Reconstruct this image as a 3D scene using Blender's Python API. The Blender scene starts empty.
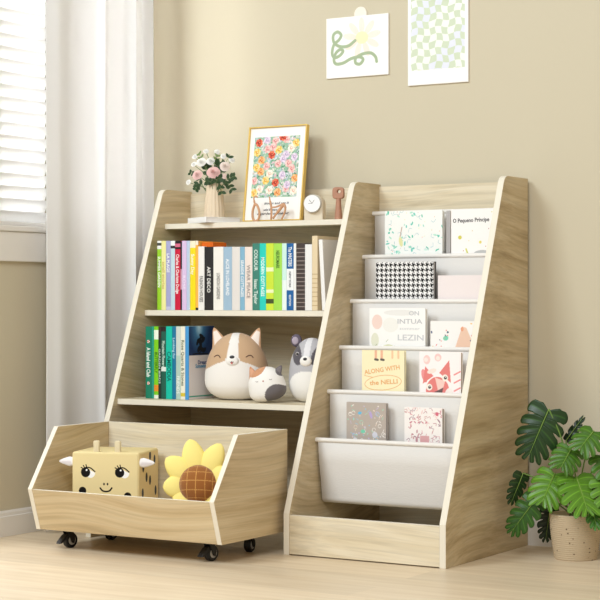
import bpy, bmesh, math, random
import numpy as np
from mathutils import Vector, Matrix, Euler

scn = bpy.context.scene
COL = scn.collection
R = math.radians

# ------------------------------------------------------------------ camera, world, lights, exposure
FPX, CYPX, YAW = 1748.7, 301.15, 0.5476
CAM = Vector((3.0672, -4.4108, 0.6658))
cd = bpy.data.cameras.new('camera')
cd.sensor_width = 36.0
cd.lens = FPX / 600.0 * 36.0
cd.shift_y = (CYPX - 300.0) / 600.0
cd.clip_start = 0.05
cam = bpy.data.objects.new('camera', cd)
COL.objects.link(cam)
cam.location = CAM
cam.rotation_euler = (R(90), 0, YAW)
scn.camera = cam

scn.view_settings.view_transform = 'Standard'
scn.view_settings.look = 'None'
scn.view_settings.gamma = 1.0
scn.view_settings.use_curve_mapping = False
scn.view_settings.exposure = 0.17

world = bpy.data.worlds.new('world')
scn.world = world
world.use_nodes = True
bg = world.node_tree.nodes['Background']
bg.inputs['Color'].default_value = (1.0, 0.89, 0.73, 1)
bg.inputs['Strength'].default_value = 0.38


def area(name, loc, target, sx, sy, power, col=(1, 1, 1)):
    l = bpy.data.lights.new(name, 'AREA')
    l.shape = 'RECTANGLE'
    l.size, l.size_y, l.energy, l.color = sx, sy, power, col
    o = bpy.data.objects.new(name, l)
    COL.objects.link(o)
    o.location = loc
    d = Vector(target) - Vector(loc)
    o.rotation_euler = d.to_track_quat('-Z', 'Y').to_euler()
    return o


# unseen key light from front left; left wall's opening is made up for it
area('front_left_key', (-0.65, -4.6, 3.6), (0.95, -0.1, 0.75), 1.6, 1.6, 128, (0.83, 0.93, 1.0))
# added fill without a visible source, brightens curtain, inner panels and bin side
area('added_fill', (1.7, -2.9, 2.1), (-0.15, -0.35, 0.65), 1.3, 1.2, 36, (0.90, 0.95, 1.0))
# daylight outside the blind
area('side_window_daylight', (-1.1, -0.45, 1.45), (-0.25, -0.45, 1.45), 0.8, 1.7, 44, (0.97, 0.98, 1.0))


# ------------------------------------------------------------------ helpers
def lin(c):
    c = np.asarray(c, dtype=float) / 255.0
    return np.where(c <= 0.04045, c / 12.92, ((c + 0.055) / 1.055) ** 2.4)


FWD = Vector((-math.sin(YAW), math.cos(YAW), 0))
RGT = Vector((math.cos(YAW), math.sin(YAW), 0))


def at(u, v, axis, val):
    """the point of the room seen at photo position (u, v) on the plane axis = val"""
    d = FWD + RGT * ((u - 300) / FPX) + Vector((0, 0, 1)) * ((CYPX - v) / FPX)
    i = 'XYZ'.index(axis)
    return CAM + d * ((val - CAM[i]) / d[i])


MATS = {}


def mat(name, rgb, rough=0.6, spec=0.3, **kw):
    if name in MATS:
        return MATS[name]
    m = bpy.data.materials.new(name)
    m.use_nodes = True
    b = m.node_tree.nodes['Principled BSDF']
    b.inputs['Base Color'].default_value = (*lin(rgb), 1)
    b.inputs['Roughness'].default_value = rough
    b.inputs['Specular IOR Level'].default_value = spec
    for k, v in kw.items():
        b.inputs[k.replace('_', ' ')].default_value = v
    MATS[name] = m
    return m


def noise_bump(m, scale, strength, dist=0.001, stretch=(1, 1, 1)):
    nt = m.node_tree
    b = nt.nodes['Principled BSDF']
    tc = nt.nodes.new('ShaderNodeTexCoord')
    mp = nt.nodes.new('ShaderNodeMapping')
    mp.inputs['Scale'].default_value = stretch
    n = nt.nodes.new('ShaderNodeTexNoise')
    n.inputs['Scale'].default_value = scale
    n.inputs['Detail'].default_value = 4
    bu = nt.nodes.new('ShaderNodeBump')
    bu.inputs['Strength'].default_value = strength
    bu.inputs['Distance'].default_value = dist
    nt.links.new(tc.outputs['Object'], mp.inputs['Vector'])
    nt.links.new(mp.outputs['Vector'], n.inputs['Vector'])
    nt.links.new(n.outputs['Fac'], bu.inputs['Height'])
    nt.links.new(bu.outputs['Normal'], b.inputs['Normal'])
    return m


def wood(name, dark, midc, light, stretch, warp=0.35, scale=1.0, rough=0.5, seed=0.0):
    """light oak decor: long streaks along the short-stretch axis, bent by a slow warp"""
    m = bpy.data.materials.new(name)
    m.use_nodes = True
    nt = m.node_tree
    N, L = nt.nodes, nt.links
    b = N['Principled BSDF']
    b.inputs['Roughness'].default_value = rough
    b.inputs['Specular IOR Level'].default_value = 0.3
    tc = N.new('ShaderNodeTexCoord')
    off = N.new('ShaderNodeVectorMath')
    off.operation = 'ADD'
    off.inputs[1].default_value = (seed, seed * 0.7, seed * 1.3)
    L.new(tc.outputs['Object'], off.inputs[0])
    n0 = N.new('ShaderNodeTexNoise')
    n0.inputs['Scale'].default_value = 2.1
    n0.inputs['Detail'].default_value = 0.0
    L.new(off.outputs[0], n0.inputs['Vector'])
    sub = N.new('ShaderNodeVectorMath')
    sub.operation = 'SUBTRACT'
    sub.inputs[1].default_value = (0.5, 0.5, 0.5)
    L.new(n0.outputs['Color'], sub.inputs[0])
    scl = N.new('ShaderNodeVectorMath')
    scl.operation = 'SCALE'
    scl.inputs['Scale'].default_value = warp
    L.new(sub.outputs[0], scl.inputs[0])
    add = N.new('ShaderNodeVectorMath')
    add.operation = 'ADD'
    L.new(off.outputs[0], add.inputs[0])
    L.new(scl.outputs[0], add.inputs[1])
    mp = N.new('ShaderNodeMapping')
    mp.inputs['Scale'].default_value = tuple(s * scale for s in stretch)
    L.new(add.outputs[0], mp.inputs['Vector'])
    n1 = N.new('ShaderNodeTexNoise')
    n1.inputs['Scale'].default_value = 1.0
    n1.inputs['Detail'].default_value = 6
    n1.inputs['Roughness'].default_value = 0.62
    L.new(mp.outputs['Vector'], n1.inputs['Vector'])
    cr = N.new('ShaderNodeValToRGB')
    e = cr.color_ramp.elements
    e[0].position, e[0].color = 0.28, (*lin(dark), 1)
    e[1].position, e[1].color = 0.72, (*lin(light), 1)
    k = cr.color_ramp.elements.new(0.46)
    k.color = (*lin(midc), 1)
    L.new(n1.outputs['Fac'], cr.inputs['Fac'])
    mp2 = N.new('ShaderNodeMapping')
    mp2.inputs['Scale'].default_value = tuple((q * 1.5 if q < 5 else q * 5.5) for q in stretch)
    L.new(add.outputs[0], mp2.inputs['Vector'])
    n2 = N.new('ShaderNodeTexNoise')
    n2.inputs['Scale'].default_value = 1.0
    n2.inputs['Detail'].default_value = 3
    L.new(mp2.outputs['Vector'], n2.inputs['Vector'])
    rg = N.new('ShaderNodeMapRange')
    rg.inputs['From Min'].default_value, rg.inputs['From Max'].default_value = 0.36, 0.56
    rg.inputs['To Min'].default_value, rg.inputs['To Max'].default_value = 0.90, 1.03
    L.new(n2.outputs['Fac'], rg.inputs['Value'])
    mul = N.new('ShaderNodeMix')
    mul.data_type = 'RGBA'
    mul.blend_type = 'MULTIPLY'
    mul.inputs['Factor'].default_value = 1.0
    L.new(cr.outputs['Color'], mul.inputs[6])
    L.new(rg.outputs['Result'], mul.inputs[7])
    L.new(mul.outputs[2], b.inputs['Base Color'])
    return m


def vcol_mat(name, rough=0.6, spec=0.25, sheen=0.0, bump=None):
    if name in MATS:
        return MATS[name]
    m = bpy.data.materials.new(name)
    m.use_nodes = True
    nt = m.node_tree
    b = nt.nodes['Principled BSDF']
    a = nt.nodes.new('ShaderNodeAttribute')
    a.attribute_name = 'Col'
    nt.links.new(a.outputs['Color'], b.inputs['Base Color'])
    b.inputs['Roughness'].default_value = rough
    b.inputs['Specular IOR Level'].default_value = spec
    b.inputs['Sheen Weight'].default_value = sheen
    if bump:
        noise_bump(m, *bump)
    MATS[name] = m
    return m


def link_mesh(name, me, mats, parent=None, smooth=False):
    o = bpy.data.objects.new(name, me)
    COL.objects.link(o)
    for m in (mats if isinstance(mats, (list, tuple)) else [mats]):
        me.materials.append(m)
    if parent:
        o.parent = parent
    if smooth:
        me.polygons.foreach_set('use_smooth', [True] * len(me.polygons))
    return o


def obj(name, bm, mats, parent=None, smooth=False, bevel=0.0, seg=2):
    me = bpy.data.meshes.new(name)
    bmesh.ops.recalc_face_normals(bm, faces=bm.faces)
    bm.to_mesh(me)
    bm.free()
    o = link_mesh(name, me, mats, parent, smooth)
    if bevel > 0:
        md = o.modifiers.new('bevel', 'BEVEL')
        md.width = bevel
        md.segments = seg
        md.limit_method = 'ANGLE'
        md.angle_limit = R(40)
    return o


def tag(o, label, cat, group=None, kind=None):
    if label:
        o['label'] = label
    if cat:
        o['category'] = cat
    if group:
        o['group'] = group
    if kind:
        o['kind'] = kind
    return o


def thing(name, label, cat, loc=(0, 0, 0), rotz=0.0, group=None, rot=None):
    o = bpy.data.objects.new(name, None)
    COL.objects.link(o)
    o.empty_display_size = 0.02
    o.location = loc
    o.rotation_euler = rot if rot else (0, 0, rotz)
    return tag(o, label, cat, group)


def struct(o):
    o['kind'] = 'structure'
    return o


def NB():
    return bmesh.new()


def box(bm, x0, x1, y0, y1, z0, z1, mi=0, M=None):
    vs = [bm.verts.new((x, y, z)) for z in (z0, z1) for y in (y0, y1) for x in (x0, x1)]
    fs = [(0, 2, 3, 1), (4, 5, 7, 6), (0, 1, 5, 4), (2, 6, 7, 3), (0, 4, 6, 2), (1, 3, 7, 5)]
    out = []
    for f in fs:
        q = bm.faces.new([vs[i] for i in f])
        q.material_index = mi
        out.append(q)
    if M is not None:
        for v in vs:
            v.co = M @ v.co
    return out


def prism_x(bm, pts, x0, x1, mi=0, edge_mi=None):
    """polygon in the YZ plane pushed along X; edge faces may take another material"""
    a = [bm.verts.new((x0, y, z)) for y, z in pts]
    b = [bm.verts.new((x1, y, z)) for y, z in pts]
    f = bm.faces.new(a)
    f.material_index = mi
    f = bm.faces.new(b)
    f.material_index = mi
    n = len(pts)
    for i in range(n):
        q = bm.faces.new((a[i], a[(i + 1) % n], b[(i + 1) % n], b[i]))
        q.material_index = mi if edge_mi is None else edge_mi
    return bm


def tube(bm, pts, rad, n=10, closed=False, cap=True, mi=0):
    pts = [Vector(p) for p in pts]
    m = len(pts)
    rs = rad if isinstance(rad, (list, tuple)) else [rad] * m
    rings = []
    up = None
    for i, p in enumerate(pts):
        if closed:
            t = (pts[(i + 1) % m] - pts[i - 1]).normalized()
        else:
            t = (pts[min(i + 1, m - 1)] - pts[max(i - 1, 0)]).normalized()
        if up is None:
            up = t.orthogonal().normalized()
        else:
            up = (up - t * up.dot(t)).normalized()
        s = t.cross(up)
        rings.append([bm.verts.new(p + (up * math.cos(a) + s * math.sin(a)) * rs[i])
                      for a in [2 * math.pi * k / n for k in range(n)]])
    rng = range(m if closed else m - 1)
    for i in rng:
        A, B = rings[i], rings[(i + 1) % m]
        for k in range(n):
            bm.faces.new((A[k], A[(k + 1) % n], B[(k + 1) % n], B[k])).material_index = mi
    if cap and not closed:
        bm.faces.new(rings[0][::-1]).material_index = mi
        bm.faces.new(rings[-1]).material_index = mi
    return bm


def lathe(bm, prof, n=32, M=None, flute=0.0, nfl=0, mi=0):
    rings = []
    allv = []
    for r, z in prof:
        ring = []
        for k in range(n):
            a = 2 * math.pi * k / n
            rr = r * (1 + (flute * abs(math.sin(a * nfl / 2)) if nfl else 0))
            ring.append(bm.verts.new((rr * math.cos(a), rr * math.sin(a), z)))
        rings.append(ring)
        allv += ring
    for A, B in zip(rings, rings[1:]):
        for k in range(n):
            bm.faces.new((A[k], A[(k + 1) % n], B[(k + 1) % n], B[k])).material_index = mi
    bm.faces.new(rings[0][::-1]).material_index = mi
    bm.faces.new(rings[-1]).material_index = mi
    if M is not None:
        for v in allv:
            v.co = M @ v.co
    return bm


def blob(bm, c, r, M=None, nu=24, nv=14, mi=0):
    """an ellipsoid"""
    c = Vector(c)
    vs = []
    for j in range(1, nv):
        t = math.pi * j / nv
        vs.append([bm.verts.new((r[0] * math.sin(t) * math.cos(2 * math.pi * k / nu),
                                 r[1] * math.sin(t) * math.sin(2 * math.pi * k / nu),
                                 r[2] * math.cos(t))) for k in range(nu)])
    top = bm.verts.new((0, 0, r[2]))
    bot = bm.verts.new((0, 0, -r[2]))
    for A, B in zip(vs, vs[1:]):
        for k in range(nu):
            bm.faces.new((A[k], A[(k + 1) % nu], B[(k + 1) % nu], B[k])).material_index = mi
    for k in range(nu):
        bm.faces.new((top, vs[0][k], vs[0][(k + 1) % nu])).material_index = mi
        bm.faces.new((bot, vs[-1][(k + 1) % nu], vs[-1][k])).material_index = mi
    for v in [top, bot] + [q for w in vs for q in w]:
        v.co = (M @ v.co if M is not None else v.co) + c
    return bm


def grid_mesh(name, co, nx, ny, col=None, closed_u=False):
    """co (ny, nx, 3) -> mesh with the colour attribute Col"""
    me = bpy.data.meshes.new(name)
    idx = np.arange(nx * ny).reshape(ny, nx)
    if closed_u:
        nxt = np.roll(idx, -1, axis=1)
        q = np.stack([idx[:-1], nxt[:-1], nxt[1:], idx[1:]], -1).reshape(-1, 4)
    else:
        q = np.stack([idx[:-1, :-1], idx[:-1, 1:], idx[1:, 1:], idx[1:, :-1]], -1).reshape(-1, 4)
    me.from_pydata(co.reshape(-1, 3).tolist(), [], q.tolist())
    if col is not None:
        at_ = me.color_attributes.new('Col', 'FLOAT_COLOR', 'POINT')
        c = np.ones((nx * ny, 4))
        c[:, :3] = lin(col.reshape(-1, 3))
        at_.data.foreach_set('color', c.ravel())
    me.update()
    return me


class Paint:
    """a surface's own printed pattern, worked out point by point (u right, v up, in metres)"""

    def __init__(s, w, h, n, base):
        s.w, s.h = w, h
        s.nx, s.ny = max(2, int(n * w / max(w, h))), max(2, int(n * h / max(w, h)))
        s.u, s.v = np.meshgrid(np.linspace(0, w, s.nx), np.linspace(0, h, s.ny))
        s.c = np.ones((s.ny, s.nx, 3)) * np.array(base, float)

    def fill(s, mask, col, k=1.0):
        m = np.clip(mask.astype(float), 0, 1)[..., None] * k
        s.c = s.c * (1 - m) + np.array(col, float) * m

    def ell(s, x, y, rx, ry, col, rot=0.0, k=1.0):
        du, dv = s.u - x, s.v - y
        a, b = math.cos(rot), math.sin(rot)
        p, q = du * a + dv * b, -du * b + dv * a
        s.fill((p / rx) ** 2 + (q / ry) ** 2 < 1, col, k)

    def rect(s, x0, x1, y0, y1, col, k=1.0):
        s.fill((s.u > x0) & (s.u < x1) & (s.v > y0) & (s.v < y1), col, k)

    def stroke(s, pts, wd, col, k=1.0):
        d = np.full(s.u.shape, 1e9)
        for (x0, y0), (x1, y1) in zip(pts, pts[1:]):
            dx, dy = x1 - x0, y1 - y0
            t = np.clip(((s.u - x0) * dx + (s.v - y0) * dy) / (dx * dx + dy * dy + 1e-12), 0, 1)
            d = np.minimum(d, np.hypot(s.u - x0 - t * dx, s.v - y0 - t * dy))
        s.fill(np.clip((wd - d) / (wd * 0.3) + 0.5, 0, 1), col, k)

    def poly(s, pts, col, k=1.0):
        m = np.zeros(s.u.shape, bool)
        n = len(pts)
        for i in range(n):
            x0, y0 = pts[i]
            x1, y1 = pts[(i + 1) % n]
            cond = ((y0 > s.v) != (y1 > s.v))
            xs = (x1 - x0) * (s.v - y0) / (y1 - y0 + 1e-12) + x0
            m ^= cond & (s.u < xs)
        s.fill(m, col, k)

    def mesh(s, name, origin, ux, uv, mats, parent):
        o, ux, uv = np.array(origin), np.array(ux, float), np.array(uv, float)
        co = o + s.u[..., None] * ux + s.v[..., None] * uv
        return link_mesh(name, grid_mesh(name, co, s.nx, s.ny, s.c), mats, parent)


def smooth_curve(pts, n=8):
    """Catmull-Rom through pts"""
    P = [np.array(p, float) for p in pts]
    P = [2 * P[0] - P[1]] + P + [2 * P[-1] - P[-2]]
    out = []
    for i in range(1, len(P) - 2):
        for k in range(n):
            t = k / n
            out.append(0.5 * ((2 * P[i]) + (P[i + 1] - P[i - 1]) * t + (2 * P[i - 1] - 5 * P[i] + 4 * P[i + 1] - P[i + 2]) * t * t
                              + (3 * P[i] - P[i - 1] - 3 * P[i + 1] + P[i + 2]) * t ** 3))
    out.append(P[-2])
    return [tuple(p) for p in out]


def text(name, s, size, m, parent, M, fit=None, ext=0.00015, shear=0.0):
    """lettering as a mesh; M maps text x/y/normal into the parent's space; fit = longest run in metres"""
    cu = bpy.data.curves.new(name, 'FONT')
    cu.body = s
    cu.size = size
    cu.align_x = 'CENTER'
    cu.align_y = 'CENTER'
    cu.extrude = ext
    cu.shear = shear
    cu.offset = size * 0.018
    cu.resolution_u = 2
    tmp = bpy.data.objects.new(name, cu)
    COL.objects.link(tmp)
    dg = bpy.context.evaluated_depsgraph_get()
    me = bpy.data.meshes.new_from_object(tmp.evaluated_get(dg))
    bpy.data.objects.remove(tmp)
    bpy.data.curves.remove(cu)
    if fit and len(me.vertices):
        xs = [v.co.x for v in me.vertices]
        w = max(xs) - min(xs)
        me.transform(Matrix.Scale(fit / w, 4, (1, 0, 0)))
    me.transform(M)
    me.materials.clear()
    return link_mesh(name, me, m, parent)


def frame_m(o, x, y):
    x, y = Vector(x).normalized(), Vector(y).normalized()
    z = x.cross(y)
    M = Matrix((x, y, z)).transposed().to_4x4()
    M.translation = Vector(o)
    return M


# ------------------------------------------------------------------ materials
WALLC = (205, 195, 171)
M_wall = noise_bump(mat('wall_paint', WALLC, 0.9, 0.1), 180, 0.05, 0.0008)
M_white = mat('white_trim_paint', (232, 228, 222), 0.5, 0.3)
OAK = [(168, 145, 108), (197, 176, 139), (219, 203, 171)]
M_oakY = wood('oak_grain_along_depth', *OAK, (20, 1.5, 30), 0.22, 1.0, seed=1.7)
M_oakX = wood('oak_grain_along_width', (204, 186, 152), (221, 207, 178), (233, 223, 201), (1.6, 24, 30), 0.07, 1.0, seed=4.1)
M_oakBin = wood('oak_bin_grain', (180, 155, 115), (202, 180, 141), (218, 200, 165), (1.5, 1.8, 30), 0.14, 1.0, seed=7.3)
M_edge = noise_bump(mat('pale_edge_band', (233, 225, 207), 0.5, 0.3), 60, 0.05)
M_fabric = noise_bump(mat('white_canvas', (226, 222, 217), 0.95, 0.1), 90, 0.35, 0.002, (1, 1, 6))
M_rod = mat('white_rod', (236, 232, 226), 0.45, 0.4)
M_curtain = noise_bump(mat('white_curtain_cloth', (245, 244, 243), 0.95, 0.05), 500, 0.1)
M_curtain.node_tree.nodes['Principled BSDF'].inputs['Sheen Weight'].default_value = 0.1
_nt = M_curtain.node_tree
_tr = _nt.nodes.new('ShaderNodeBsdfTranslucent')
_tr.inputs['Color'].default_value = (0.93, 0.93, 0.93, 1)
_mx = _nt.nodes.new('ShaderNodeMixShader')
_mx.inputs['Fac'].default_value = 0.30
_nt.links.new(_nt.nodes['Principled BSDF'].outputs[0], _mx.inputs[1])
_nt.links.new(_tr.outputs[0], _mx.inputs[2])
_nt.links.new(_mx.outputs[0], _nt.nodes['Material Output'].inputs['Surface'])
M_blind = mat('white_blind_slat', (246, 246, 245), 0.6, 0.2)
M_blind.node_tree.nodes['Principled BSDF'].inputs['Transmission Weight'].default_value = 0.0
M_black = mat('black_plastic', (22, 21, 22), 0.45, 0.4)
M_steel = mat('grey_metal', (176, 172, 166), 0.35, 0.5, Metallic=0.9)
M_hub = mat('grey_wheel_hub', (172, 170, 168), 0.4, 0.4)
M_pages = mat('book_pages', (238, 232, 218), 0.9, 0.1)
M_print = vcol_mat('printed_surface', 0.55, 0.25)
M_plush = vcol_mat('short_plush', 0.95, 0.05, 0.25, (260, 0.12, 0.001))


def transluc_blind():
    nt = M_blind.node_tree
    b = nt.nodes['Principled BSDF']
    out = [n for n in nt.nodes if n.type == 'OUTPUT_MATERIAL'][0]
    tr = nt.nodes.new('ShaderNodeBsdfTranslucent')
    tr.inputs['Color'].default_value = (0.95, 0.95, 0.94, 1)
    mx = nt.nodes.new('ShaderNodeMixShader')
    mx.inputs['Fac'].default_value = 0.3
    nt.links.new(b.outputs[0], mx.inputs[1])
    nt.links.new(tr.outputs[0], mx.inputs[2])
    nt.links.new(mx.outputs[0], out.inputs['Surface'])


transluc_blind()


def floor_mat():
    m = bpy.data.materials.new('pale_oak_floor')
    m.use_nodes = True
    nt = m.node_tree
    N, L = nt.nodes, nt.links
    b = N['Principled BSDF']
    b.inputs['Roughness'].default_value = 0.38
    b.inputs['Specular IOR Level'].default_value = 0.35
    tc = N.new('ShaderNodeTexCoord')
    br = N.new('ShaderNodeTexBrick')
    br.inputs['Scale'].default_value = 1.0
    br.inputs['Brick Width'].default_value = 1.1
    br.inputs['Row Height'].default_value = 0.14
    br.inputs['Mortar Size'].default_value = 0.0009
    br.inputs['Color1'].default_value = (0, 0, 0, 1)
    br.inputs['Color2'].default_value = (1, 1, 1, 1)
    br.inputs['Mortar'].default_value = (0.2, 0.2, 0.2, 1)
    L.new(tc.outputs['Object'], br.inputs['Vector'])
    mp = N.new('ShaderNodeMapping')
    mp.inputs['Scale'].default_value = (2.0, 22, 1)
    L.new(tc.outputs['Object'], mp.inputs['Vector'])
    no = N.new('ShaderNodeTexNoise')
    no.inputs['Scale'].default_value = 1.4
    no.inputs['Detail'].default_value = 6
    L.new(mp.outputs['Vector'], no.inputs['Vector'])
    cr = N.new('ShaderNodeValToRGB')
    e = cr.color_ramp.elements
    e[0].position, e[0].color = 0.3, (*lin((218, 196, 164)), 1)
    e[1].position, e[1].color = 0.7, (*lin((236, 218, 190)), 1)
    L.new(no.outputs['Fac'], cr.inputs['Fac'])
    hs = N.new('ShaderNodeMix')
    hs.data_type = 'RGBA'
    hs.blend_type = 'MULTIPLY'
    hs.inputs['Factor'].default_value = 0.12
    L.new(cr.outputs['Color'], hs.inputs[6])
    L.new(br.outputs['Color'], hs.inputs[7])
    L.new(hs.outputs[2], b.inputs['Base Color'])
    return m


# ------------------------------------------------------------------ the room
WX = -0.2302          # left wall face
bm = NB(); box(bm, -0.4, 4.2, -5.2, 0.1, -0.05, 0.0)
struct(obj('floor', bm, floor_mat()))
bm = NB(); box(bm, -0.4, 4.2, 0.0, 0.1, 0.0, 2.6)
struct(obj('wall_back', bm, M_wall))
# left wall with the window opening
WY0, WY1, WZ0, WZ1 = -0.64, -0.14, 0.868, 2.25
bm = NB()
box(bm, WX - 0.12, WX, -0.67, WY0, 0, 2.6)
box(bm, WX - 0.12, WX, -5.2, -0.67, 0, 0.15)  # wall cut low here so the key light gets in
box(bm, WX - 0.12, WX, WY1, 0.0, 0, 2.6)
box(bm, WX - 0.12, WX, WY0, WY1, 0, WZ0)
box(bm, WX - 0.12, WX, WY0, WY1, WZ1, 2.6)
struct(obj('wall_left', bm, M_wall))


def baseboard(name, pts0, along):
    bm = NB()
    prof = [(0, 0), (0.013, 0), (0.013, 0.056), (0.009, 0.0575), (0.009, 0.066), (0.006, 0.072), (0, 0.072)]
    a, b = [], []
    for d, z in prof:
        if along == 'X':
            a.append(bm.verts.new((pts0[0], -d, z))); b.append(bm.verts.new((pts0[1], -d, z)))
        else:
            a.append(bm.verts.new((WX + d, pts0[0], z))); b.append(bm.verts.new((WX + d, pts0[1], z)))
    n = len(prof)
    for i in range(n):
        bm.faces.new((a[i], a[(i + 1) % n], b[(i + 1) % n], b[i]))
    bm.faces.new(a); bm.faces.new(b[::-1])
    return struct(obj(name, bm, M_white))


baseboard('baseboard_back', (WX + 0.013, 4.2), 'X')
baseboard('baseboard_left', (-0.67, 0.0), 'Y')
# window: frame, sill board, glass
win = struct(thing('window_1', None, None, (0, 0, 0)))
bm = NB()
fx0, fx1 = WX - 0.115, WX - 0.075
box(bm, fx0, fx1, WY0, WY0 + 0.045, WZ0, WZ1); box(bm, fx0, fx1, WY1 - 0.045, WY1, WZ0, WZ1)
box(bm, fx0, fx1, WY0 + 0.045, WY1 - 0.045, WZ0, WZ0 + 0.045); box(bm, fx0, fx1, WY0 + 0.045, WY1 - 0.045, WZ1 - 0.045, WZ1)
ym = (WY0 + WY1) / 2
box(bm, fx0, fx1, ym - 0.02, ym + 0.02, WZ0 + 0.045, WZ1 - 0.045)
obj('window_frame', bm, M_white, win)
glass = mat('window_glass', (255, 255, 255), 0.0, 0.5, Transmission_Weight=1.0, IOR=1.01)
bm = NB(); box(bm, WX - 0.097, WX - 0.094, WY0 + 0.045, WY1 - 0.045, WZ0 + 0.045, WZ1 - 0.045)
obj('glass_pane', bm, glass, win)
bm = NB()
box(bm, WX - 0.072, WX + 0.026, WY0 - 0.025, WY1 + 0.05, WZ0 - 0.004, WZ0 + 0.012)
obj('window_sill', bm, M_white, win, bevel=0.003)
bm = NB(); box(bm, WX + 0.0005, WX + 0.018, WY0 - 0.02, WY1 + 0.03, WZ0 - 0.089, WZ0 - 0.0045)
obj('sill_apron', bm, M_white, win, bevel=0.002)

# blind
BY1 = -0.38
bl = thing('venetian_blind', 'white slatted venetian blind in the bright window', 'blind', (WX - 0.03, (WY0 + BY1) / 2, WZ0))
zz = WZ0 + 0.036
nsl = 0
while zz < WZ1 - 0.05:
    bm = NB()
    M = Matrix.Translation((0, 0, zz - WZ0)) @ Matrix.Rotation(R(-62), 4, 'Y')
    L2 = (BY1 - WY0) / 2 - 0.01
    n = 6
    rows = []
    for k in range(n + 1):
        t = k / n - 0.5
        rows.append((t * 0.046, 0.003 * (1 - 4 * t * t)))
    vs = []
    for sgn in (-1, 1):
        vs.append([[bm.verts.new(M @ Vector((x, sgn * L2, z + dz))) for x, z in rows] for dz in (0, 0.0012)])
    for d in (0, 1):
        for k in range(n):
            bm.faces.new((vs[0][d][k], vs[0][d][k + 1], vs[1][d][k + 1], vs[1][d][k]))
    obj('slat', bm, M_blind, bl, smooth=True)
    zz += 0.0362
    nsl += 1
bm = NB(); box(bm, -0.02, 0.02, -L2, L2, WZ1 - WZ0 - 0.045, WZ1 - WZ0 - 0.005)
obj('head_rail', bm, M_white, bl, bevel=0.003)
bm = NB(); box(bm, -0.016, 0.016, -L2, L2, 0.013, 0.026)
obj('bottom_rail', bm, M_white, bl, bevel=0.003)

# curtain
def curtain():
    ny, nz = 260, 40
    s = np.linspace(0, 1, ny)
    z = np.linspace(0.006, 2.42, nz)
    S, Z = np.meshgrid(s, z)
    # it hangs slantwise across the corner: broad soft folds facing the room
    ax_, ay_ = -0.168, -0.512
    bx_, by_ = -0.055, -0.150
    ux_, uy_ = bx_ - ax_, by_ - ay_
    ll_ = math.hypot(ux_, uy_)
    nx_, ny_ = uy_ / ll_, -ux_ / ll_
    ph = 2 * np.pi * (0.18 + 1.1 * S + 1.75 * S ** 2)
    w_ = (0.012 + 0.010 * S) * np.sin(ph) + 0.004 * np.sin(2.3 * ph + 1.0 + 0.4 * Z) + 0.004 * np.sin(Z * 2.2 + S * 6)
    al = S + 0.030 * np.cos(ph + 0.4) * np.minimum(1, (1 - S) * 6) * np.minimum(1, S * 6)
    X = ax_ + ux_ * al + nx_ * w_
    Yp = ay_ + uy_ * al + ny_ * w_
    co = np.stack([X, Yp, Z], -1)
    me = grid_mesh('curtain', co, ny, nz)
    o = link_mesh('curtain', me, M_curtain, None, True)
    md = o.modifiers.new('thickness', 'SOLIDIFY')
    md.thickness = 0.0025
    return tag(o, 'long white curtain hanging in soft folds in the corner beside the window', 'curtain')


curtain()

# ------------------------------------------------------------------ bookcase
TH = 0.018
W1, XR = 0.6576, 1.1147
YB, YF, YT, ZK, H = -0.0145, -0.5134, -0.1634, 0.1093, 1.0


def slant_y(z):
    return YF if z < ZK else YF + (YT - YF) * (z - ZK) / (H - ZK)


bc = thing('bookcase', 'light oak bookcase with slanted sides, three shelves and a canvas book rack', 'bookcase', (0, 0, 0))
side_poly = [(YB, 0), (YF, 0), (YF, ZK)]
r = 0.022
dy, dz = YT - YF, H - ZK
ln = math.hypot(dy, dz)
ey, ez = dy / ln, dz / ln
p0 = np.array([YT - ey * r, H - ez * r]); p1 = np.array([YT, H]); p2 = np.array([YT + r, H])
for k in range(7):
    t = k / 6
    q = (1 - t) ** 2 * p0 + 2 * t * (1 - t) * p1 + t * t * p2
    side_poly.append((q[0], q[1]))
side_poly.append((YB, H))
for X in (0.0, W1, XR):
    bm = NB()
    prism_x(bm, side_poly, X - TH, X, 0, 1)
    obj('side_panel', bm, [M_oakY, M_edge], bc, bevel=0.0012)
bm = NB(); box(bm, 0.0002, W1 - TH - 0.0002, YB - 0.009, YB - 0.001, 0.01, 0.993)
obj('back_panel', bm, M_oakX, bc)
bm = NB(); box(bm, W1 + 0.0002, XR - TH - 0.0002, YB - 0.009, YB - 0.001, 0.01, 0.993)
obj('back_panel', bm, M_oakX, bc)
SH = {1: (0.8964, 0.8808, -0.1586), 2: (0.6395, 0.6233, -0.2588), 3: (0.3855, 0.3695, -0.3905)}


def shelf(z1, z0, yf):
    bm = NB()
    for f in box(bm, 0.0002, W1 - TH - 0.0002, yf, YB - 0.0095, z0, z1):
        f.normal_update()
        f.material_index = 1 if abs(f.normal.y) > 0.9 else 0
    return obj('shelf', bm, [M_oakX, M_edge], bc, bevel=0.001)


for k in (1, 2, 3):
    shelf(*SH[k])
bm = NB()
for f in box(bm, W1 + 0.0002, XR - TH - 0.0002, YF + 0.001, YF + 0.017, 0.003, 0.105):
    f.normal_update()
    f.material_index = 1 if f.normal.z > 0.9 else 0
obj('base_board', bm, [M_oakX, M_edge], bc, bevel=0.001)
bm = NB(); box(bm, W1 + 0.0002, XR - TH - 0.0002, YF + 0.0175, YB - 0.0095, 0.02, 0.036)
obj('bottom_panel', bm, M_oakX, bc)

# canvas pockets on white rods
RAILS = [(-0.0607, 0.9145), (-0.1187, 0.7900), (-0.1880, 0.6655), (-0.2478, 0.5385), (-0.3129, 0.4205), (-0.3765, 0.2940)]
RR = 0.0062
PX0, PX1 = W1 + 0.004, XR - TH - 0.002
POCKET_FLOOR = {}


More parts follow.
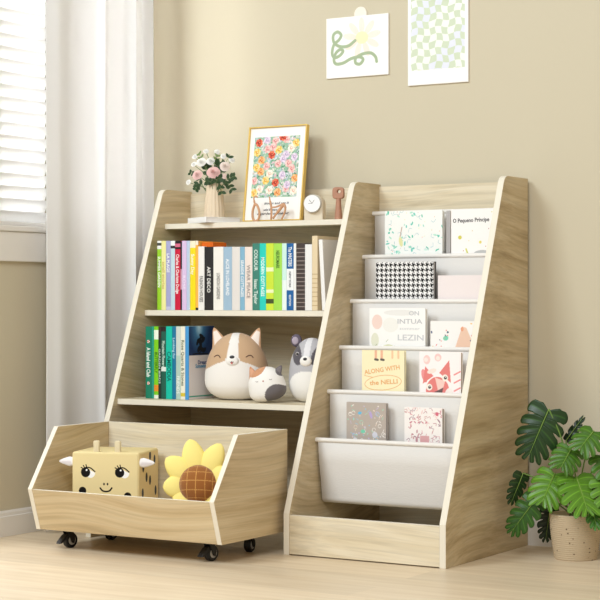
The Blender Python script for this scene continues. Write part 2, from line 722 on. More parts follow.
def pocket(i):
    y, z = RAILS[i]
    last = i == len(RAILS) - 1
    yb = (RAILS[i - 1][0] - 0.012) if i else -0.030
    drop = 0.170 if last else 0.150
    zb = z - drop
    rad = (yb - (y - 0.004)) / 2
    yf = y - RR * 0.2
    sl = 0.022 if last else 0.0
    pts = [(yf, z), (yf + sl * 0.3, z - drop * 0.35), (yf + sl * 0.75, z - drop * 0.68)]
    cy = (yf + sl + yb) / 2
    rb = (yb - yf - sl) / 2
    for k in range(9):
        a = math.pi * k / 8
        pts.append((cy - rb * math.cos(a), zb + rb * 0.9 - rb * 0.9 * math.sin(a)))
    pts.append((yb, zb + 0.085))
    POCKET_FLOOR[i] = zb
    bm = NB()
    nx = 8
    g = []
    for k in range(nx + 1):
        x = PX0 + 0.003 + (PX1 - PX0 - 0.006) * k / nx
        g.append([bm.verts.new((x, q, w)) for q, w in pts])
    for a, b in zip(g, g[1:]):
        for j in range(len(pts) - 1):
            bm.faces.new((a[j], a[j + 1], b[j + 1], b[j]))
    o = obj('canvas_pocket', bm, M_fabric, bc, smooth=True)
    md = o.modifiers.new('thickness', 'SOLIDIFY')
    md.thickness = 0.0016
    md.offset = 0
    bm = NB()
    tube(bm, [(W1 + 0.0004, y, z), (XR - TH - 0.0004, y, z)], RR, 16)
    rd = obj('rod', bm, M_rod, o, smooth=False)
    return o


for i in range(6):
    pocket(i)

# ------------------------------------------------------------------ rolling toy bin
BX0, BX1, BT = 0.0187, 0.6187, 0.0145
bk, bb, btp, bB = -0.8072, -0.7712, -0.6975, -0.4593
z0, zk, zt = 0.0540, 0.1648, 0.3258
bn = thing('toy_bin', 'open oak toy bin on black casters, pulled out from under the shelves', 'toy bin', (0, 0, 0))
sp = [(bB, z0), (bb, z0), (bk, zk), (btp, zt), (bB, zt)]
for X in (BX0 + BT, BX1):
    bm = NB()
    prism_x(bm, sp, X - BT, X, 0, 1)
    obj('side_panel', bm, [M_oakBin, M_edge], bn, bevel=0.0012)
xa, xb = BX0 + BT + 0.0002, BX1 - BT - 0.0002
bm = NB()
a = [(bb + 0.0008, z0 + 0.0005), (bk + 0.0008, zk - 0.0005), (bk + BT, zk - 0.0005), (bb + BT, z0 + 0.0005)]
prism_x(bm, a, xa, xb, 0)
for f in bm.faces:
    f.normal_update()
    if abs(f.normal.z) > 0.95:
        f.material_index = 1
obj('front_panel', bm, [M_oakBin, M_edge], bn, bevel=0.001)
bm = NB()
for f in box(bm, xa, xb, bB - BT, bB - 0.0003, z0 + 0.0005, zt - 0.0005):
    f.normal_update()
    f.material_index = 1 if abs(f.normal.z) > 0.9 else 0
obj('back_panel', bm, [M_oakX, M_edge], bn, bevel=0.001)
BFZ = z0 + 0.0145
bm = NB(); box(bm, xa, xb, bb + BT + 0.001, bB - BT - 0.0003, z0 + 0.0008, BFZ)
obj('bottom_panel', bm, M_oakBin, bn)


def caster(x, y, rz, brake):
    Wr = 0.0205
    e = bpy.data.objects.new('caster', None)
    COL.objects.link(e)
    e.parent = bn
    e.location = (x, y, 0.0)
    e.rotation_euler = (0, 0, rz)
    bm = NB()
    box(bm, -0.017, 0.017, -0.017, 0.017, z0 - 0.003, z0 - 0.0003)
    lathe(bm, [(0.011, z0 - 0.008), (0.011, z0 - 0.003)], 16)
    obj('mount_plate', bm, M_steel, e)
    bm = NB()
    for s in (-1, 1):
        prism_x(bm, [(-0.009, z0 - 0.008), (0.010, z0 - 0.008), (0.016, Wr + 0.004), (0.013, Wr - 0.008), (0.005, Wr - 0.006)],
                s * 0.011 - 0.0012, s * 0.011 + 0.0012)
    box(bm, -0.0122, 0.0122, -0.009, 0.010, z0 - 0.010, z0 - 0.0078)
    obj('fork', bm, M_black, e, bevel=0.0006)
    bm = NB()
    M = Matrix.Translation((0, 0.008, Wr)) @ Matrix.Rotation(R(90), 4, 'Y')
    lathe(bm, [(0.0125, -0.0088), (Wr - 0.0025, -0.0088), (Wr, -0.006), (Wr, 0.006), (Wr - 0.0025, 0.0088), (0.0125, 0.0088)], 36, M)
    w = obj('wheel', bm, M_black, e, smooth=False)
    bm = NB()
    for s in (-1, 1):
        lathe(bm, [(0.0122, 0.0089 * s), (0.0105, 0.0098 * s), (0.004, 0.0092 * s), (0.003, 0.0104 * s)], 24, M)
    obj('hub', bm, M_hub, w)
    if brake:
        bm = NB()
        prism_x(bm, [(-0.006, z0 - 0.014), (-0.016, z0 - 0.020), (-0.030, z0 - 0.034), (-0.034, z0 - 0.040), (-0.026, z0 - 0.039), (-0.010, z0 - 0.026)],
                -0.009, 0.009)
        obj('brake_pedal', bm, M_black, e, bevel=0.001)


caster(BX0 + 0.056, bk + 0.10, R(-12), True)
caster(BX1 - 0.082, bk + 0.098, R(-10), True)
caster(BX1 - 0.082, bB - 0.065, R(8), False)
caster(BX0 + 0.056, bB - 0.065, R(-6), False)

# ------------------------------------------------------------------ books
NORM = (0, -1, 0)


def spine_text(s, size, m, parent, T, y, zc, fit=None):
    # lettering that runs down the spine (from top to bottom)
    return text('title', s, size, m, parent, frame_m((T / 2, y, zc), (0, 0, -1), (1, 0, 0)), fit)


def book(name_label, x0, x1, yf, zb, h, depth, col, page_col=None, bands=(), title=None, tcol=(245, 245, 240), tsize=None,
         tz=0.5, tfit=None, lean=0.0, side=None, group='books on the middle shelf', cat='book'):
    """a book standing spine outwards; x0..x1 its thickness, bands = (z0, z1, colour) in shares of the height"""
    T = x1 - x0 - 0.0006
    b = thing('book', name_label, cat, (x0 + 0.0003, yf, zb), 0, group, rot=(0, lean, 0))
    mc = mat('cover_%d_%d_%d' % col, col, 0.5, 0.3)
    mats = [mc]
    bm = NB()
    cuts = sorted(set([0.0, 1.0] + [c for q in bands for c in q[:2]]))
    bt = min(0.0016, T * 0.22)
    # spine, cut by its printed bands, slightly rounded
    for a0, a1 in zip(cuts, cuts[1:]):
        mi = 0
        for (q0, q1, cc) in bands:
            if a0 >= q0 - 1e-6 and a1 <= q1 + 1e-6:
                m2 = mat('cover_%d_%d_%d' % cc, cc, 0.5, 0.3)
                if m2 not in mats:
                    mats.append(m2)
                mi = mats.index(m2)
        n = 6
        ring = [(T * k / n, -0.0012 * math.sin(math.pi * k / n)) for k in range(n + 1)] + [(T, 0.002), (0, 0.002)]
        lo = [bm.verts.new((x, y, a0 * h)) for x, y in ring]
        hi = [bm.verts.new((x, y, a1 * h)) for x, y in ring]
        for k in range(len(ring)):
            k2 = (k + 1) % len(ring)
            bm.faces.new((lo[k], lo[k2], hi[k2], hi[k])).material_index = mi
        bm.faces.new(lo[::-1]).material_index = mi
        bm.faces.new(hi).material_index = mi
    box(bm, 0, bt, 0.0015, depth, 0, h)
    box(bm, T - bt, T, 0.0015, depth, 0, h)
    obj('cover', bm, mats, b)
    bm = NB(); box(bm, bt, T - bt, 0.0022, depth - 0.003, 0.002, h - 0.003)
    obj('pages', bm, page_col or M_pages, b)
    if title:
        mt = mat('ink_%d_%d_%d' % tcol, tcol, 0.6, 0.2)
        sz = tsize or min(T * 0.75, 0.011)
        spine_text(title, sz, mt, b, T, -0.0015, h * tz, tfit)
    if side:
        side(b, T, depth, h)
    return b


def X_at(u, y, v=300):
    return at(u, v, 'Y', y).x


YS = -0.243
zS = SH[2][0]


def ztop(u, v, y):
    return at(u, v, 'Y', y).z


UP = [  # label, x0, x1, top v, colour, bands, title, title colour, centre, run
    ('lime green book with a white patch, leftmost on the middle shelf', 157.2, 161.4, 241, (150, 206, 42), [(0.88, 1, (238, 238, 232)), (0.93, 0.97, (60, 66, 60))], 'SUMMER GARDEN', (250, 250, 245), 0.55, .09),
    ('pale yellow thin book right of the lime green book', 161.4, 166, 241, (238, 232, 158), [], 'small stories', (205, 185, 110), 0.5, .08),
    ('lavender blue book with white lettering left of the ice blue book', 166, 170.6, 241, (165, 166, 208), [(0.0, 0.05, (196, 196, 222))], 'LA PLAGE', (250, 250, 250), 0.68, .055),
    ('ice blue thin book with a black mark near its top', 170.6, 175, 241, (194, 217, 227), [(0.89, 0.93, (40, 42, 46)), (0.93, 1, (240, 244, 244))], None, None, 0, 0),
    ('crimson red book with white title lettering', 175, 180.4, 241, (204, 26, 62), [(0.88, 0.91, (30, 25, 28)), (0.91, 0.96, (218, 110, 140)), (0.96, 1, (36, 28, 32))], 'Charles & Charlotte Dodge', (252, 240, 240), 0.52, .115),
    ('narrow black book between the red book and the lilac book', 180.4, 181.9, 242, (34, 28, 32), [(0.3, 0.6, (205, 160, 180))], None, None, 0, 0),
    ('lilac pink book right of the crimson red book', 181.9, 186.6, 241, (218, 192, 226), [], 'ROSE', (240, 225, 244), 0.4, .04),
    ('powder blue book left of the bright yellow book', 186.6, 190, 241, (188, 203, 228), [], None, None, 0, 0),
    ('bright yellow book with a white flowered top', 190, 195.6, 241, (242, 220, 26), [(0.9, 1, (246, 236, 205))], 'Sunny Day', (255, 250, 225), 0.66, .06),
    ('thin orange and cream book right of the bright yellow book', 195.6, 198.2, 241, (251, 184, 78), [(0.94, 1, (245, 235, 215)), (0.0, 0.035, (40, 36, 30))], None, None, 0, 0),
    ('white book with a small dark title left of the black book', 198.2, 204.4, 246.6, (238, 235, 230), [], 'FASHION HOUSES', (110, 108, 106), 0.33, .075),
    ('black book with ART DECO in white on its spine', 204.4, 213.4, 247, (42, 40, 41), [], 'ART DECO', (238, 236, 230), 0.48, .075),
    ('cream white book with fine grey lettering right of the black book', 213.4, 223.4, 247, (240, 236, 229), [], 'LONDON GARDENS', (130, 126, 122), 0.38, .075),
    ('dusty blue book with wide white lettering', 223.4, 232, 247, (160, 187, 208), [], 'ALICE IN LOVELAND', (246, 248, 250), 0.52, .105),
    ('blank pale grey book between the two blue books', 232, 240, 247, (226, 220, 215), [], None, None, 0, 0),
    ('slim sky blue book with white lettering beside the blush book', 240, 244.8, 247, (132, 178, 203), [], 'SEASIDE COTTAGES', (245, 248, 250), 0.5, .105),
    ('blush white book with WEAR PEACE in grey on its spine', 244.8, 252.4, 247, (238, 223, 214), [], 'WEAR PEACE', (160, 148, 142), 0.45, .095),
    ('dark sea green book with pale lettering left of the turquoise book', 252.4, 259.6, 243.5, (66, 130, 115), [], 'COLOUR      Isaac Taylor', (226, 240, 232), 0.5, .155),
    ('turquoise book with white lettering and a white mark near the foot', 259.6, 266, 243.5, (42, 205, 190), [], 'MODERN COTTAGES', (244, 255, 252), 0.5, .11),
    ('yellow lime book with pale and dark marks on its spine', 266, 273.6, 243.5, (204, 226, 62), [(0.10, 0.17, (70, 84, 40)), (0.58, 0.64, (238, 244, 190)), (0.26, 0.31, (238, 244, 190))], None, None, 0, 0),
    ('thick apple green book with dark lettering', 273.6, 282, 243.5, (166, 221, 84), [], 'NEUROMARK', (70, 110, 50), 0.76, .05),
    ('white book with a mint edge right of the apple green book', 282, 286.6, 243.5, (232, 242, 238), [(0.45, 1, (205, 236, 226))], None, None, 0, 0),
    ('blue book with a white band across the middle of its spine', 286.6, 293.6, 243.5, (34, 98, 160), [(0.30, 0.62, (238, 240, 240))], 'The MASTERS', (245, 248, 250), 0.80, .055),
    ('thin white book between the blue book and the striped brown book', 293.6, 296.2, 243.5, (240, 240, 236), [], None, None, 0, 0),
    ('dark brown book with pale stripes across its spine', 296.2, 305, 243.5, (70, 60, 58), [(0.05 + 0.062 * k, 0.062 + 0.062 * k, (150, 138, 132)) for k in range(15)], None, None, 0, 0),
    ('plain white book right of the striped brown book', 305, 312, 244.5, (234, 233, 231), [], None, None, 0, 0),
    ('tall beige striped book beside the leaning white book', 312, 317.6, 236, (226, 206, 170), [(0.06 + 0.06 * k, 0.072 + 0.06 * k, (196, 170, 126)) for k in range(8)], None, None, 0, 0),
]
ORG = None
for (lab, u0, u1, v, col, bands, ti, tc_, tz, run) in UP:
    x0, x1 = X_at(u0, YS), X_at(u1, YS)
    h = ztop((u0 + u1) / 2, v, YS) - zS
    h = max(h, 0.1)
    big = 0.8 if ti != 'ART DECO' else 0.95
    b = book(lab, x0, x1, YS, zS + 0.0005, h, 0.135 if u0 < 198 else 0.15, col, bands=bands, title=ti, tcol=tc_ or (0, 0, 0),
             tsize=min((x1 - x0) * big, 0.016), tz=tz, tfit=run)
    if ti == 'The MASTERS':
        T = x1 - x0 - 0.0006
        spine_text('NEW YORK', 0.009, mat('ink_90_90_96', (90, 90, 96), 0.6), b, T, -0.0015, h * 0.46, 0.045)
        spine_text('EDITION', 0.009, mat('ink_245_248_250', (245, 248, 250), 0.6), b, T, -0.0015, h * 0.15, 0.03)
    if ti == 'ART DECO':
        # the worn dark swell on the left of this spine
        pass
# leaning white book
x0 = X_at(318.0, YS)
hl = ztop(322, 238.3, YS) - zS
book('white book leaning against the right end of the shelf row', x0 + 0.0135, x0 + 0.0135 + 0.0125, YS, zS + 0.0010, 0.196, 0.15, (240, 238, 235), lean=R(-3.4))
# orange book lying on the row
xo0, xo1 = X_at(203.2, YS + 0.02), X_at(214.5, YS + 0.02)
zo = ztop(213, 247, YS) + 0.001
t = thing('book', 'orange book lying flat on top of the black and white books', 'book', (xo0, YS + 0.012, zo), 0, 'books on the middle shelf')
mo = mat('cover_226_106_22', (226, 106, 22), 0.5, 0.3)
XO = xo1 - xo0
bm = NB(); box(bm, XO - 0.002, XO, 0, 0.07, 0, 0.0135); box(bm, 0, XO - 0.002, 0, 0.07, 0, 0.0016); box(bm, 0, XO - 0.002, 0, 0.07, 0.0119, 0.0135)
box(bm, 0, XO - 0.002, 0, 0.002, 0.0016, 0.0119)
obj('cover', bm, mo, t, bevel=0.0004)
bm = NB(); box(bm, 0.002, XO - 0.0022, 0.0025, 0.068, 0.0018, 0.0117)
obj('pages', bm, M_pages, t)

# lower shelf books
YL = -0.335
zL = SH[3][0]
LOW = [
    ('dark green book with two red and white flowers, leftmost on the lower shelf', 145.6, 151.6, (22, 124, 96), [], 'A Island and Club', (240, 246, 240), 0.5, .085),
    ('narrow teal book right of the flowered dark green book', 151.6, 154, (34, 152, 128), [], None, None, 0, 0),
    ('bright lime book with a white head and an orange mark', 154, 158.4, (124, 202, 26), [(0.0, 0.05, (235, 240, 220)), (0.10, 0.19, (226, 140, 40)), (0.82, 0.95, (236, 244, 226))], 'BUTTERFLY', (60, 110, 20), 0.5, .06),
    ('nearly black green book right of the bright lime book', 158.4, 161.2, (26, 52, 42), [(0.84, 1, (60, 40, 36))], 'GARDEN BIRDS', (190, 210, 200), 0.45, .1),
    ('forest green book with pale lettering on the lower shelf', 161.2, 166, (32, 92, 76), [(0.93, 1, (40, 30, 28)), (0.38, 0.44, (225, 232, 226))], 'Mountain Flowers', (196, 222, 208), 0.62, .075),
    ('bright turquoise green book in the middle of the lower row', 166, 172.2, (12, 190, 165), [], 'CAMBODIA', (10, 110, 100), 0.45, .085),
    ('petrol blue book right of the turquoise green book', 172.2, 176, (26, 116, 156), [], 'Looking for', (170, 215, 232), 0.7, .06),
    ('grey green book left of the cream lettered book', 176, 180.6, (176, 203, 190), [(0.6, 1, (204, 214, 206))], 'FRIENDS', (236, 242, 238), 0.2, .05),
    ('cream book with coloured lettering on the lower shelf', 180.6, 185.2, (236, 232, 214), [(0.04, 0.09, (214, 190, 60))], 'Rose Quartz & Stones', (120, 130, 110), 0.5, .13),
]
for (lab, u0, u1, col, bands, ti, tc_, tz, run) in LOW:
    x0, x1 = X_at(u0, YL, 390), X_at(u1, YL, 390)
    h = ztop((u0 + u1) / 2, 326.6, YL) - zL
    b = book(lab, x0, x1, YL, zL + 0.0005, h, 0.14, col, bands=bands, title=ti, tcol=tc_ or (0, 0, 0), tsize=(x1 - x0) * 0.85, tz=tz, tfit=run,
             group='books on the lower shelf')
    if ti == 'A Island and Club':
        for zf in (0.79, 0.21):
            bm = NB()
            T = x1 - x0
            for k in range(6):
                a = math.pi * k / 3
                blob(bm, (T / 2 + 0.003 * math.cos(a), -0.0012, h * zf + 0.003 * math.sin(a)), (0.002, 0.0005, 0.002), nu=8, nv=6, mi=0 if k % 2 else 1)
            obj('flower_emblem', bm, [mat('emblem_red', (216, 84, 70), 0.6), mat('emblem_white', (244, 240, 236), 0.6)], b)


def blue_cover(b, T, depth, h):
    w, hh = depth - 0.002, h
    p = Paint(w, hh, 220, (226, 220, 220))
    ht = hh * 0.60
    top = p.v > ht
    p.fill(top, (24, 52, 96))
    d = np.hypot((p.u - w * 0.40) / 0.62, (p.v - hh))
    p.fill(np.clip(1 - d / 0.085, 0, 1) * top, (96, 176, 222), 0.95)
    p.fill(np.clip(1 - d / 0.035, 0, 1) * top, (212, 236, 244), 0.9)
    ink = (12, 20, 30)
    for cx, cy, rx, ry, ro in ((.38, .80, .010, .007, .4), (.50, .86, .013, .006, -.4), (.44, .79, .006, .013, 0), (.56, .81, .012, .006, .7),
                               (.33, .77, .008, .005, 1), (.52, .68, .018, .006, -.2), (.40, .69, .012, .007, .8), (.60, .67, .011, .006, .5), (.46, .72, .006, .012, .1)):
        p.ell(w * cx, hh * cy, rx, ry, ink, ro)
    p.stroke([(w * .15, hh * .617), (w * .4, hh * .63), (w * .5, hh * .66), (w * .5, hh * .83)], 0.0018, ink)
    p.stroke([(w * .4, hh * .62), (w * .75, hh * .615)], 0.002, ink)
    p.rect(0, w, hh * 0.030, hh * 0.05, (70, 160, 140))
    p.mesh('cover_print', (T + 0.0003, 0.0012, 0), (0, 1, 0), (0, 0, 1), M_print, b)
    mk = mat('ink_70_84_130', (70, 84, 130), 0.6)
    mk2 = mat('ink_60_140_180', (60, 140, 180), 0.6)
    text('title', 'Dreams from', 0.016, mk, b, frame_m((T + 0.0008, 0.09, hh * 0.50), (0, 1, 0), (0, 0, 1)), 0.09)
    text('title', 'Somewhere green', 0.016, mk2, b, frame_m((T + 0.0008, 0.083, hh * 0.45), (0, 1, 0), (0, 0, 1)), 0.10)


x0, x1 = X_at(185.2, YL, 390), X_at(188.8, YL, 390)
h = ztop(187, 326.6, YL) - zL
book('blue spined book showing its cover with a dark plant on blue', x0, x1, YL, zL + 0.0005, h, 0.128, (72, 152, 212), side=blue_cover, group='books on the lower shelf')


# ------------------------------------------------------------------ books in the canvas pockets
def face_book(label, k, u0, u1, vt, thick, paint, cover_col=(236, 232, 226), off=0.0, page=None, name='book', zdrop=0.142, ylean=0.0):
    """a book standing face out in pocket k (between rod k and rod k+1)"""
    y0, y1 = RAILS[k][0], RAILS[k + 1][0]
    yf = y1 + 0.0095 + off
    if k == 4:
        yf, zdrop = y1 + 0.0285 + off, 0.154
    zr = RAILS[k + 1][1]
    p0 = at(u0, vt, 'Y', yf)
    x0, x1 = p0.x, at(u1, vt, 'Y', yf).x
    zb = zr - zdrop
    w, h = x1 - x0, p0.z - zb
    b = thing(name, label, 'book', (x0, yf, zb), 0, 'books in the canvas pockets', rot=(-ylean, 0, 0))
    bt = 0.0016
    mc = mat('cover_%d_%d_%d' % cover_col, cover_col, 0.5, 0.3)
    bm = NB()
    box(bm, 0, w, 0, bt, 0, h); box(bm, 0, w, thick - bt, thick, 0, h); box(bm, 0, bt, bt, thick - bt, 0, h)
    obj('cover', bm, mc, b)
    bm = NB(); box(bm, bt, w - 0.002, bt, thick - bt, 0.002, h - 0.002)
    obj('pages', bm, page or M_pages, b)
    if paint:
        p = Paint(w, h, 460 if paint is pt_hound else 300, cover_col)
        lift = zdrop - 0.10            # what the pocket hides below the printed picture
        b['lift'] = lift
        p.v = p.v - lift
        paint(p, w, h - lift, 0, b)
        p.v = p.v + lift
        del b['lift']
        p.mesh('cover_print', (0, -0.0003, 0), (1, 0, 0), (0, 0, 1), M_print, b)
    return b


def front_text(b, s, size, col, x, z, fit=None, rot=0.0, shear=0.0):
    c, d = math.cos(rot), math.sin(rot)
    text('title', s, size, mat('ink_%d_%d_%d' % col, col, 0.6), b, frame_m((x, -0.0005, z + b['lift']), (c, 0, d), (-d, 0, c)), fit, shear=shear)


def pt_leaves(p, w, h, f, b):
    rnd = random.Random(5)
    for i in range(120):
        x, y = rnd.uniform(0, w), rnd.uniform(h * 0.3, h)
        q = rnd.random()
        if q < 0.5:
            cs = [(92, 196, 168), (150, 216, 196), (120, 205, 190), (176, 226, 206)]
            p.ell(x, y, rnd.uniform(.003, .007), rnd.uniform(.0015, .003), rnd.choice(cs), rnd.uniform(0, 3))
        elif q < 0.75:
            a = rnd.uniform(0, 6.28)
            pts = smooth_curve([(x, y), (x + .008 * math.cos(a), y + .008 * math.sin(a)), (x + .014 * math.cos(a + .8), y + .014 * math.sin(a + .8))], 4)
            p.stroke(pts, 0.0005, (150, 190, 196))
        else:
            p.ell(x, y, .0012, .0012, rnd.choice([(240, 180, 150), (200, 160, 150), (236, 226, 150)]))
    p.stroke([(w * .26, h * .66), (w * .30, h * .80)], 0.0012, (176, 140, 120))
    p.ell(w * .28, h * .62, .006, .014, (228, 226, 170), .2)


def pt_title(p, w, h, f, b):
    rnd = random.Random(3)
    p.ell(w * .20, h * .66, .0055, .0055, (212, 206, 92))
    p.stroke([(w * .34, h * .52), (w * .42, h * .40)], 0.0022, (208, 208, 104))
    p.ell(w * .70, h * .44, .028, .015, (192, 192, 190))
    p.ell(w * .66, h * .60, .004, .004, (226, 212, 110))
    for x, y, c in ((.28, .50, (190, 110, 90)), (.12, .42, (150, 130, 160)), (.48, .74, (210, 180, 90)), (.85, .76, (190, 120, 110)), (.92, .96, (206, 200, 60)),
                    (.55, .44, (170, 150, 130)), (.88, .46, (120, 150, 110)), (.4, .62, (230, 220, 160)), (.78, .55, (200, 120, 90))):
        p.ell(w * x, h * y, .0014, .0014, c)
    front_text(b, 'O Pequeno Príncipe', 0.0155, (44, 40, 44), w * 0.45, h * 0.865, w * 0.82, 0.02)


def pt_hound(p, w, h, f, b):
    # a true hound's-tooth: twill of four dark and four light threads
    n = 4
    cell = 0.0070
    a = np.floor(p.u / cell * 2 * n / 2).astype(int)
    c = np.floor(p.v / cell * 2 * n / 2).astype(int)
    warp_dark = (a % (2 * n)) < n
    weft_dark = (c % (2 * n)) < n
    top_warp = ((a + c) % 4) < 2
    dark = np.where(top_warp, warp_dark, weft_dark)
    p.fill(np.ones(p.u.shape), (242, 240, 238))
    p.fill(dark, (24, 23, 25))


def pt_plain(p, w, h, f, b):
    pass


def pt_lezin(p, w, h, f, b):
    for x, y, rx, ry, c in ((.14, .82, .016, .020, (240, 214, 204)), (.10, .58, .012, .02, (226, 226, 206)), (.38, .78, .024, .02, (240, 238, 232)), (.34, .46, .022, .014, (220, 220, 184)),
                            (.16, .42, .016, .016, (224, 214, 186)), (.55, .94, .05, .008, (234, 232, 228))):
        p.ell(w * x, h * y, rx, ry, c)
    for x, y in ((.1, .5), (.22, .44), (.36, .38), (.42, .48), (.3, .56)):
        p.stroke([(w * x, h * y), (w * x + .006, h * y + .006)], 0.0007, (170, 176, 140))
    g = (196, 196, 198)
    front_text(b, 'ON', 0.016, g, w * .80, h * .93, w * .18)
    front_text(b, 'INTUA', 0.018, g, w * .72, h * .825, w * .44)
    front_text(b, 'sommer', 0.011, (214, 214, 214), w * .72, h * .735, w * .36)
    front_text(b, 'LEZIN', 0.022, (204, 204, 206), w * .74, h * .615, w * .46)


def pt_tent(p, w, h, f, b):
    p.poly([(w * .40, h * .40), (w * .62, h * .92), (w * .70, h * .90), (w * .98, h * .40)], (236, 200, 176))
    p.ell(w * .62, h * .88, .0045, .006, (232, 164, 130))
    p.ell(w * .30, h * .74, .008, .0065, (128, 212, 180), .3)
    p.ell(w * .34, h * .83, .003, .003, (60, 90, 110))
    rnd = random.Random(8)
    for i in range(26):
        x, y = rnd.choice([rnd.uniform(.02, .4), rnd.uniform(.78, 1)]) * w, rnd.uniform(.42, .97) * h
        p.ell(x, y, rnd.uniform(.001, .004), rnd.uniform(.001, .0022), rnd.choice([(226, 120, 110), (84, 96, 128), (244, 200, 120), (150, 196, 176), (232, 150, 140), (120, 110, 130)]), rnd.uniform(0, 3))
    p.ell(w * .1, h * .46, .010, .006, (236, 150, 130))
    p.stroke([(w * .84, h * .72), (w * .94, h * .56)], 0.0014, (96, 100, 130))
    front_text(b, 'Clever', 0.008, (150, 110, 90), w * .66, h * .58, w * .26)
    front_text(b, 'nature', 0.007, (180, 120, 96), w * .66, h * .48, w * .22)


def pt_along(p, w, h, f, b):
    for x in (.33, .47):
        p.stroke([(w * x, h * .99), (w * x, h * .90)], 0.0035, (236, 180, 150))
        p.stroke([(w * x - .002, h * .885), (w * x + .006, h * .88)], 0.003, (96, 90, 84))
    for x in (.72, .86):
        p.stroke([(w * x, h * .99), (w * x, h * .91)], 0.003, (240, 200, 160))
    c = (232, 172, 112)
    front_text(b, 'ALONG WITH', 0.017, c, w * .48, h * .755, w * .84, 0.15)
    front_text(b, 'the NELLI', 0.017, c, w * .52, h * .60, w * .66, 0.08)
    el = [(w * .50 + w * .43 * math.cos(a), h * .595 + h * .095 * math.sin(a + .25)) for a in [2 * math.pi * k / 40 for k in range(41)]]
    p.stroke(el, 0.0008, c)
    p.stroke([(w * .06, h * .68), (w * .25, h * .66)], 0.0008, c)


def pt_owl(p, w, h, f, b):
    # a big red bird with round eyes, other small pink figures above
    p.ell(w * .18, h * .90, .010, .012, (242, 206, 200)); p.ell(w * .45, h * .93, .010, .010, (240, 200, 196))
    p.ell(w * .16, h * .90, .006, .006, (250, 230, 224)); p.ell(w * .45, h * .92, .006, .006, (250, 230, 222))
    p.ell(w * .12, h * .70, .008, .018, (234, 150, 150), .3)
    p.ell(w * .44, h * .52, .034, .036, (228, 130, 126))
    p.poly([(w * .08, h * .60), (w * .14, h * .82), (w * .34, h * .70)], (228, 130, 126))
    p.poly([(w * .48, h * .74), (w * .72, h * .90), (w * .76, h * .62)], (228, 130, 126))
    p.ell(w * .30, h * .76, .014, .006, (246, 226, 216), .3)
    p.poly([(w * .50, h * .40), (w * .38, h * .68), (w * .62, h * .64)], (244, 206, 196))
    for x, y in ((.24, .56), (.62, .68)):
        p.ell(w * x, h * y, .0088, .0088, (244, 236, 224))
        p.ell(w * x + .001, h * y, .0042, .0042, (56, 40, 40))
        p.ell(w * x + .002, h * y + .0012, .0014, .0014, (250, 250, 250))
    p.poly([(w * .36, h * .50), (w * .58, h * .56), (w * .48, h * .34)], (110, 92, 92))
    p.ell(w * .72, h * .46, .013, .020, (246, 236, 230))
    for k in range(4):
        p.stroke([(w * .84, h * (.72 - .1 * k)), (w * .98, h * (.76 - .1 * k))], 0.002, (236, 150, 148))


def pt_grey(p, w, h, f, b):
    rnd = random.Random(21)
    for i in range(95):
        x, y = rnd.uniform(.03, .97) * w, rnd.uniform(.32, .98) * h
        c = rnd.choice([(236, 230, 224), (236, 230, 224), (226, 206, 190), (150, 200, 220), (200, 186, 220), (160, 214, 190), (240, 220, 200)])
        q = rnd.random()
        if q < .5:
            p.ell(x, y, rnd.uniform(.0012, .0035), rnd.uniform(.001, .002), c, rnd.uniform(0, 3))
        elif q < .8:
            a = rnd.uniform(0, 6)
            p.stroke([(x, y), (x + .008 * math.cos(a), y + .008 * math.sin(a))], 0.0007, c)
        else:
            pts = [(x + .005 * math.cos(t), y + .005 * math.sin(t)) for t in np.linspace(0, 5.5, 10)]
            p.stroke(pts, 0.0007, c)
    p.ell(w * .34, h * .86, .006, .004, (110, 190, 226), .3)
    p.ell(w * .42, h * .62, .007, .005, (124, 208, 178), .1)
    p.ell(w * .62, h * .84, .004, .010, (188, 168, 214), .3)
    p.ell(w * .72, h * .58, .008, .008, (214, 214, 224)); p.ell(w * .22, h * .50, .007, .007, (226, 220, 226))


def pt_rose(p, w, h, f, b):
    rnd = random.Random(4)
    pal = [(214, 150, 158), (226, 178, 182), (188, 128, 140), (206, 160, 160), (236, 204, 200), (170, 140, 150)]
    for i in range(110):
        x, y = rnd.uniform(0, 1) * w, rnd.uniform(.3, 1) * h
        q = rnd.random()
        c = rnd.choice(pal)
        if q < .55:
            p.ell(x, y, rnd.uniform(.002, .007), rnd.uniform(.0008, .0022), c, rnd.uniform(0, 3))
        else:
            a = rnd.uniform(0, 6)
            pts = smooth_curve([(x, y), (x + .006 * math.cos(a), y + .006 * math.sin(a)), (x + .010 * math.cos(a + 1), y + .010 * math.sin(a + 1))], 4)
            p.stroke(pts, 0.0008, c)
    p.rect(w * .42, w * .66, h * .3, h * .62, (222, 170, 172)); p.rect(w * .30, w * .36, h * .3, h * .60, (196, 150, 156))
    p.ell(w * .86, h * .92, .005, .005, (214, 110, 130))
    for k in range(5):
        p.ell(w * (.18 + .1 * k), h * .80, .0045, .0016, (206, 130, 146), .6 * (-1) ** k)


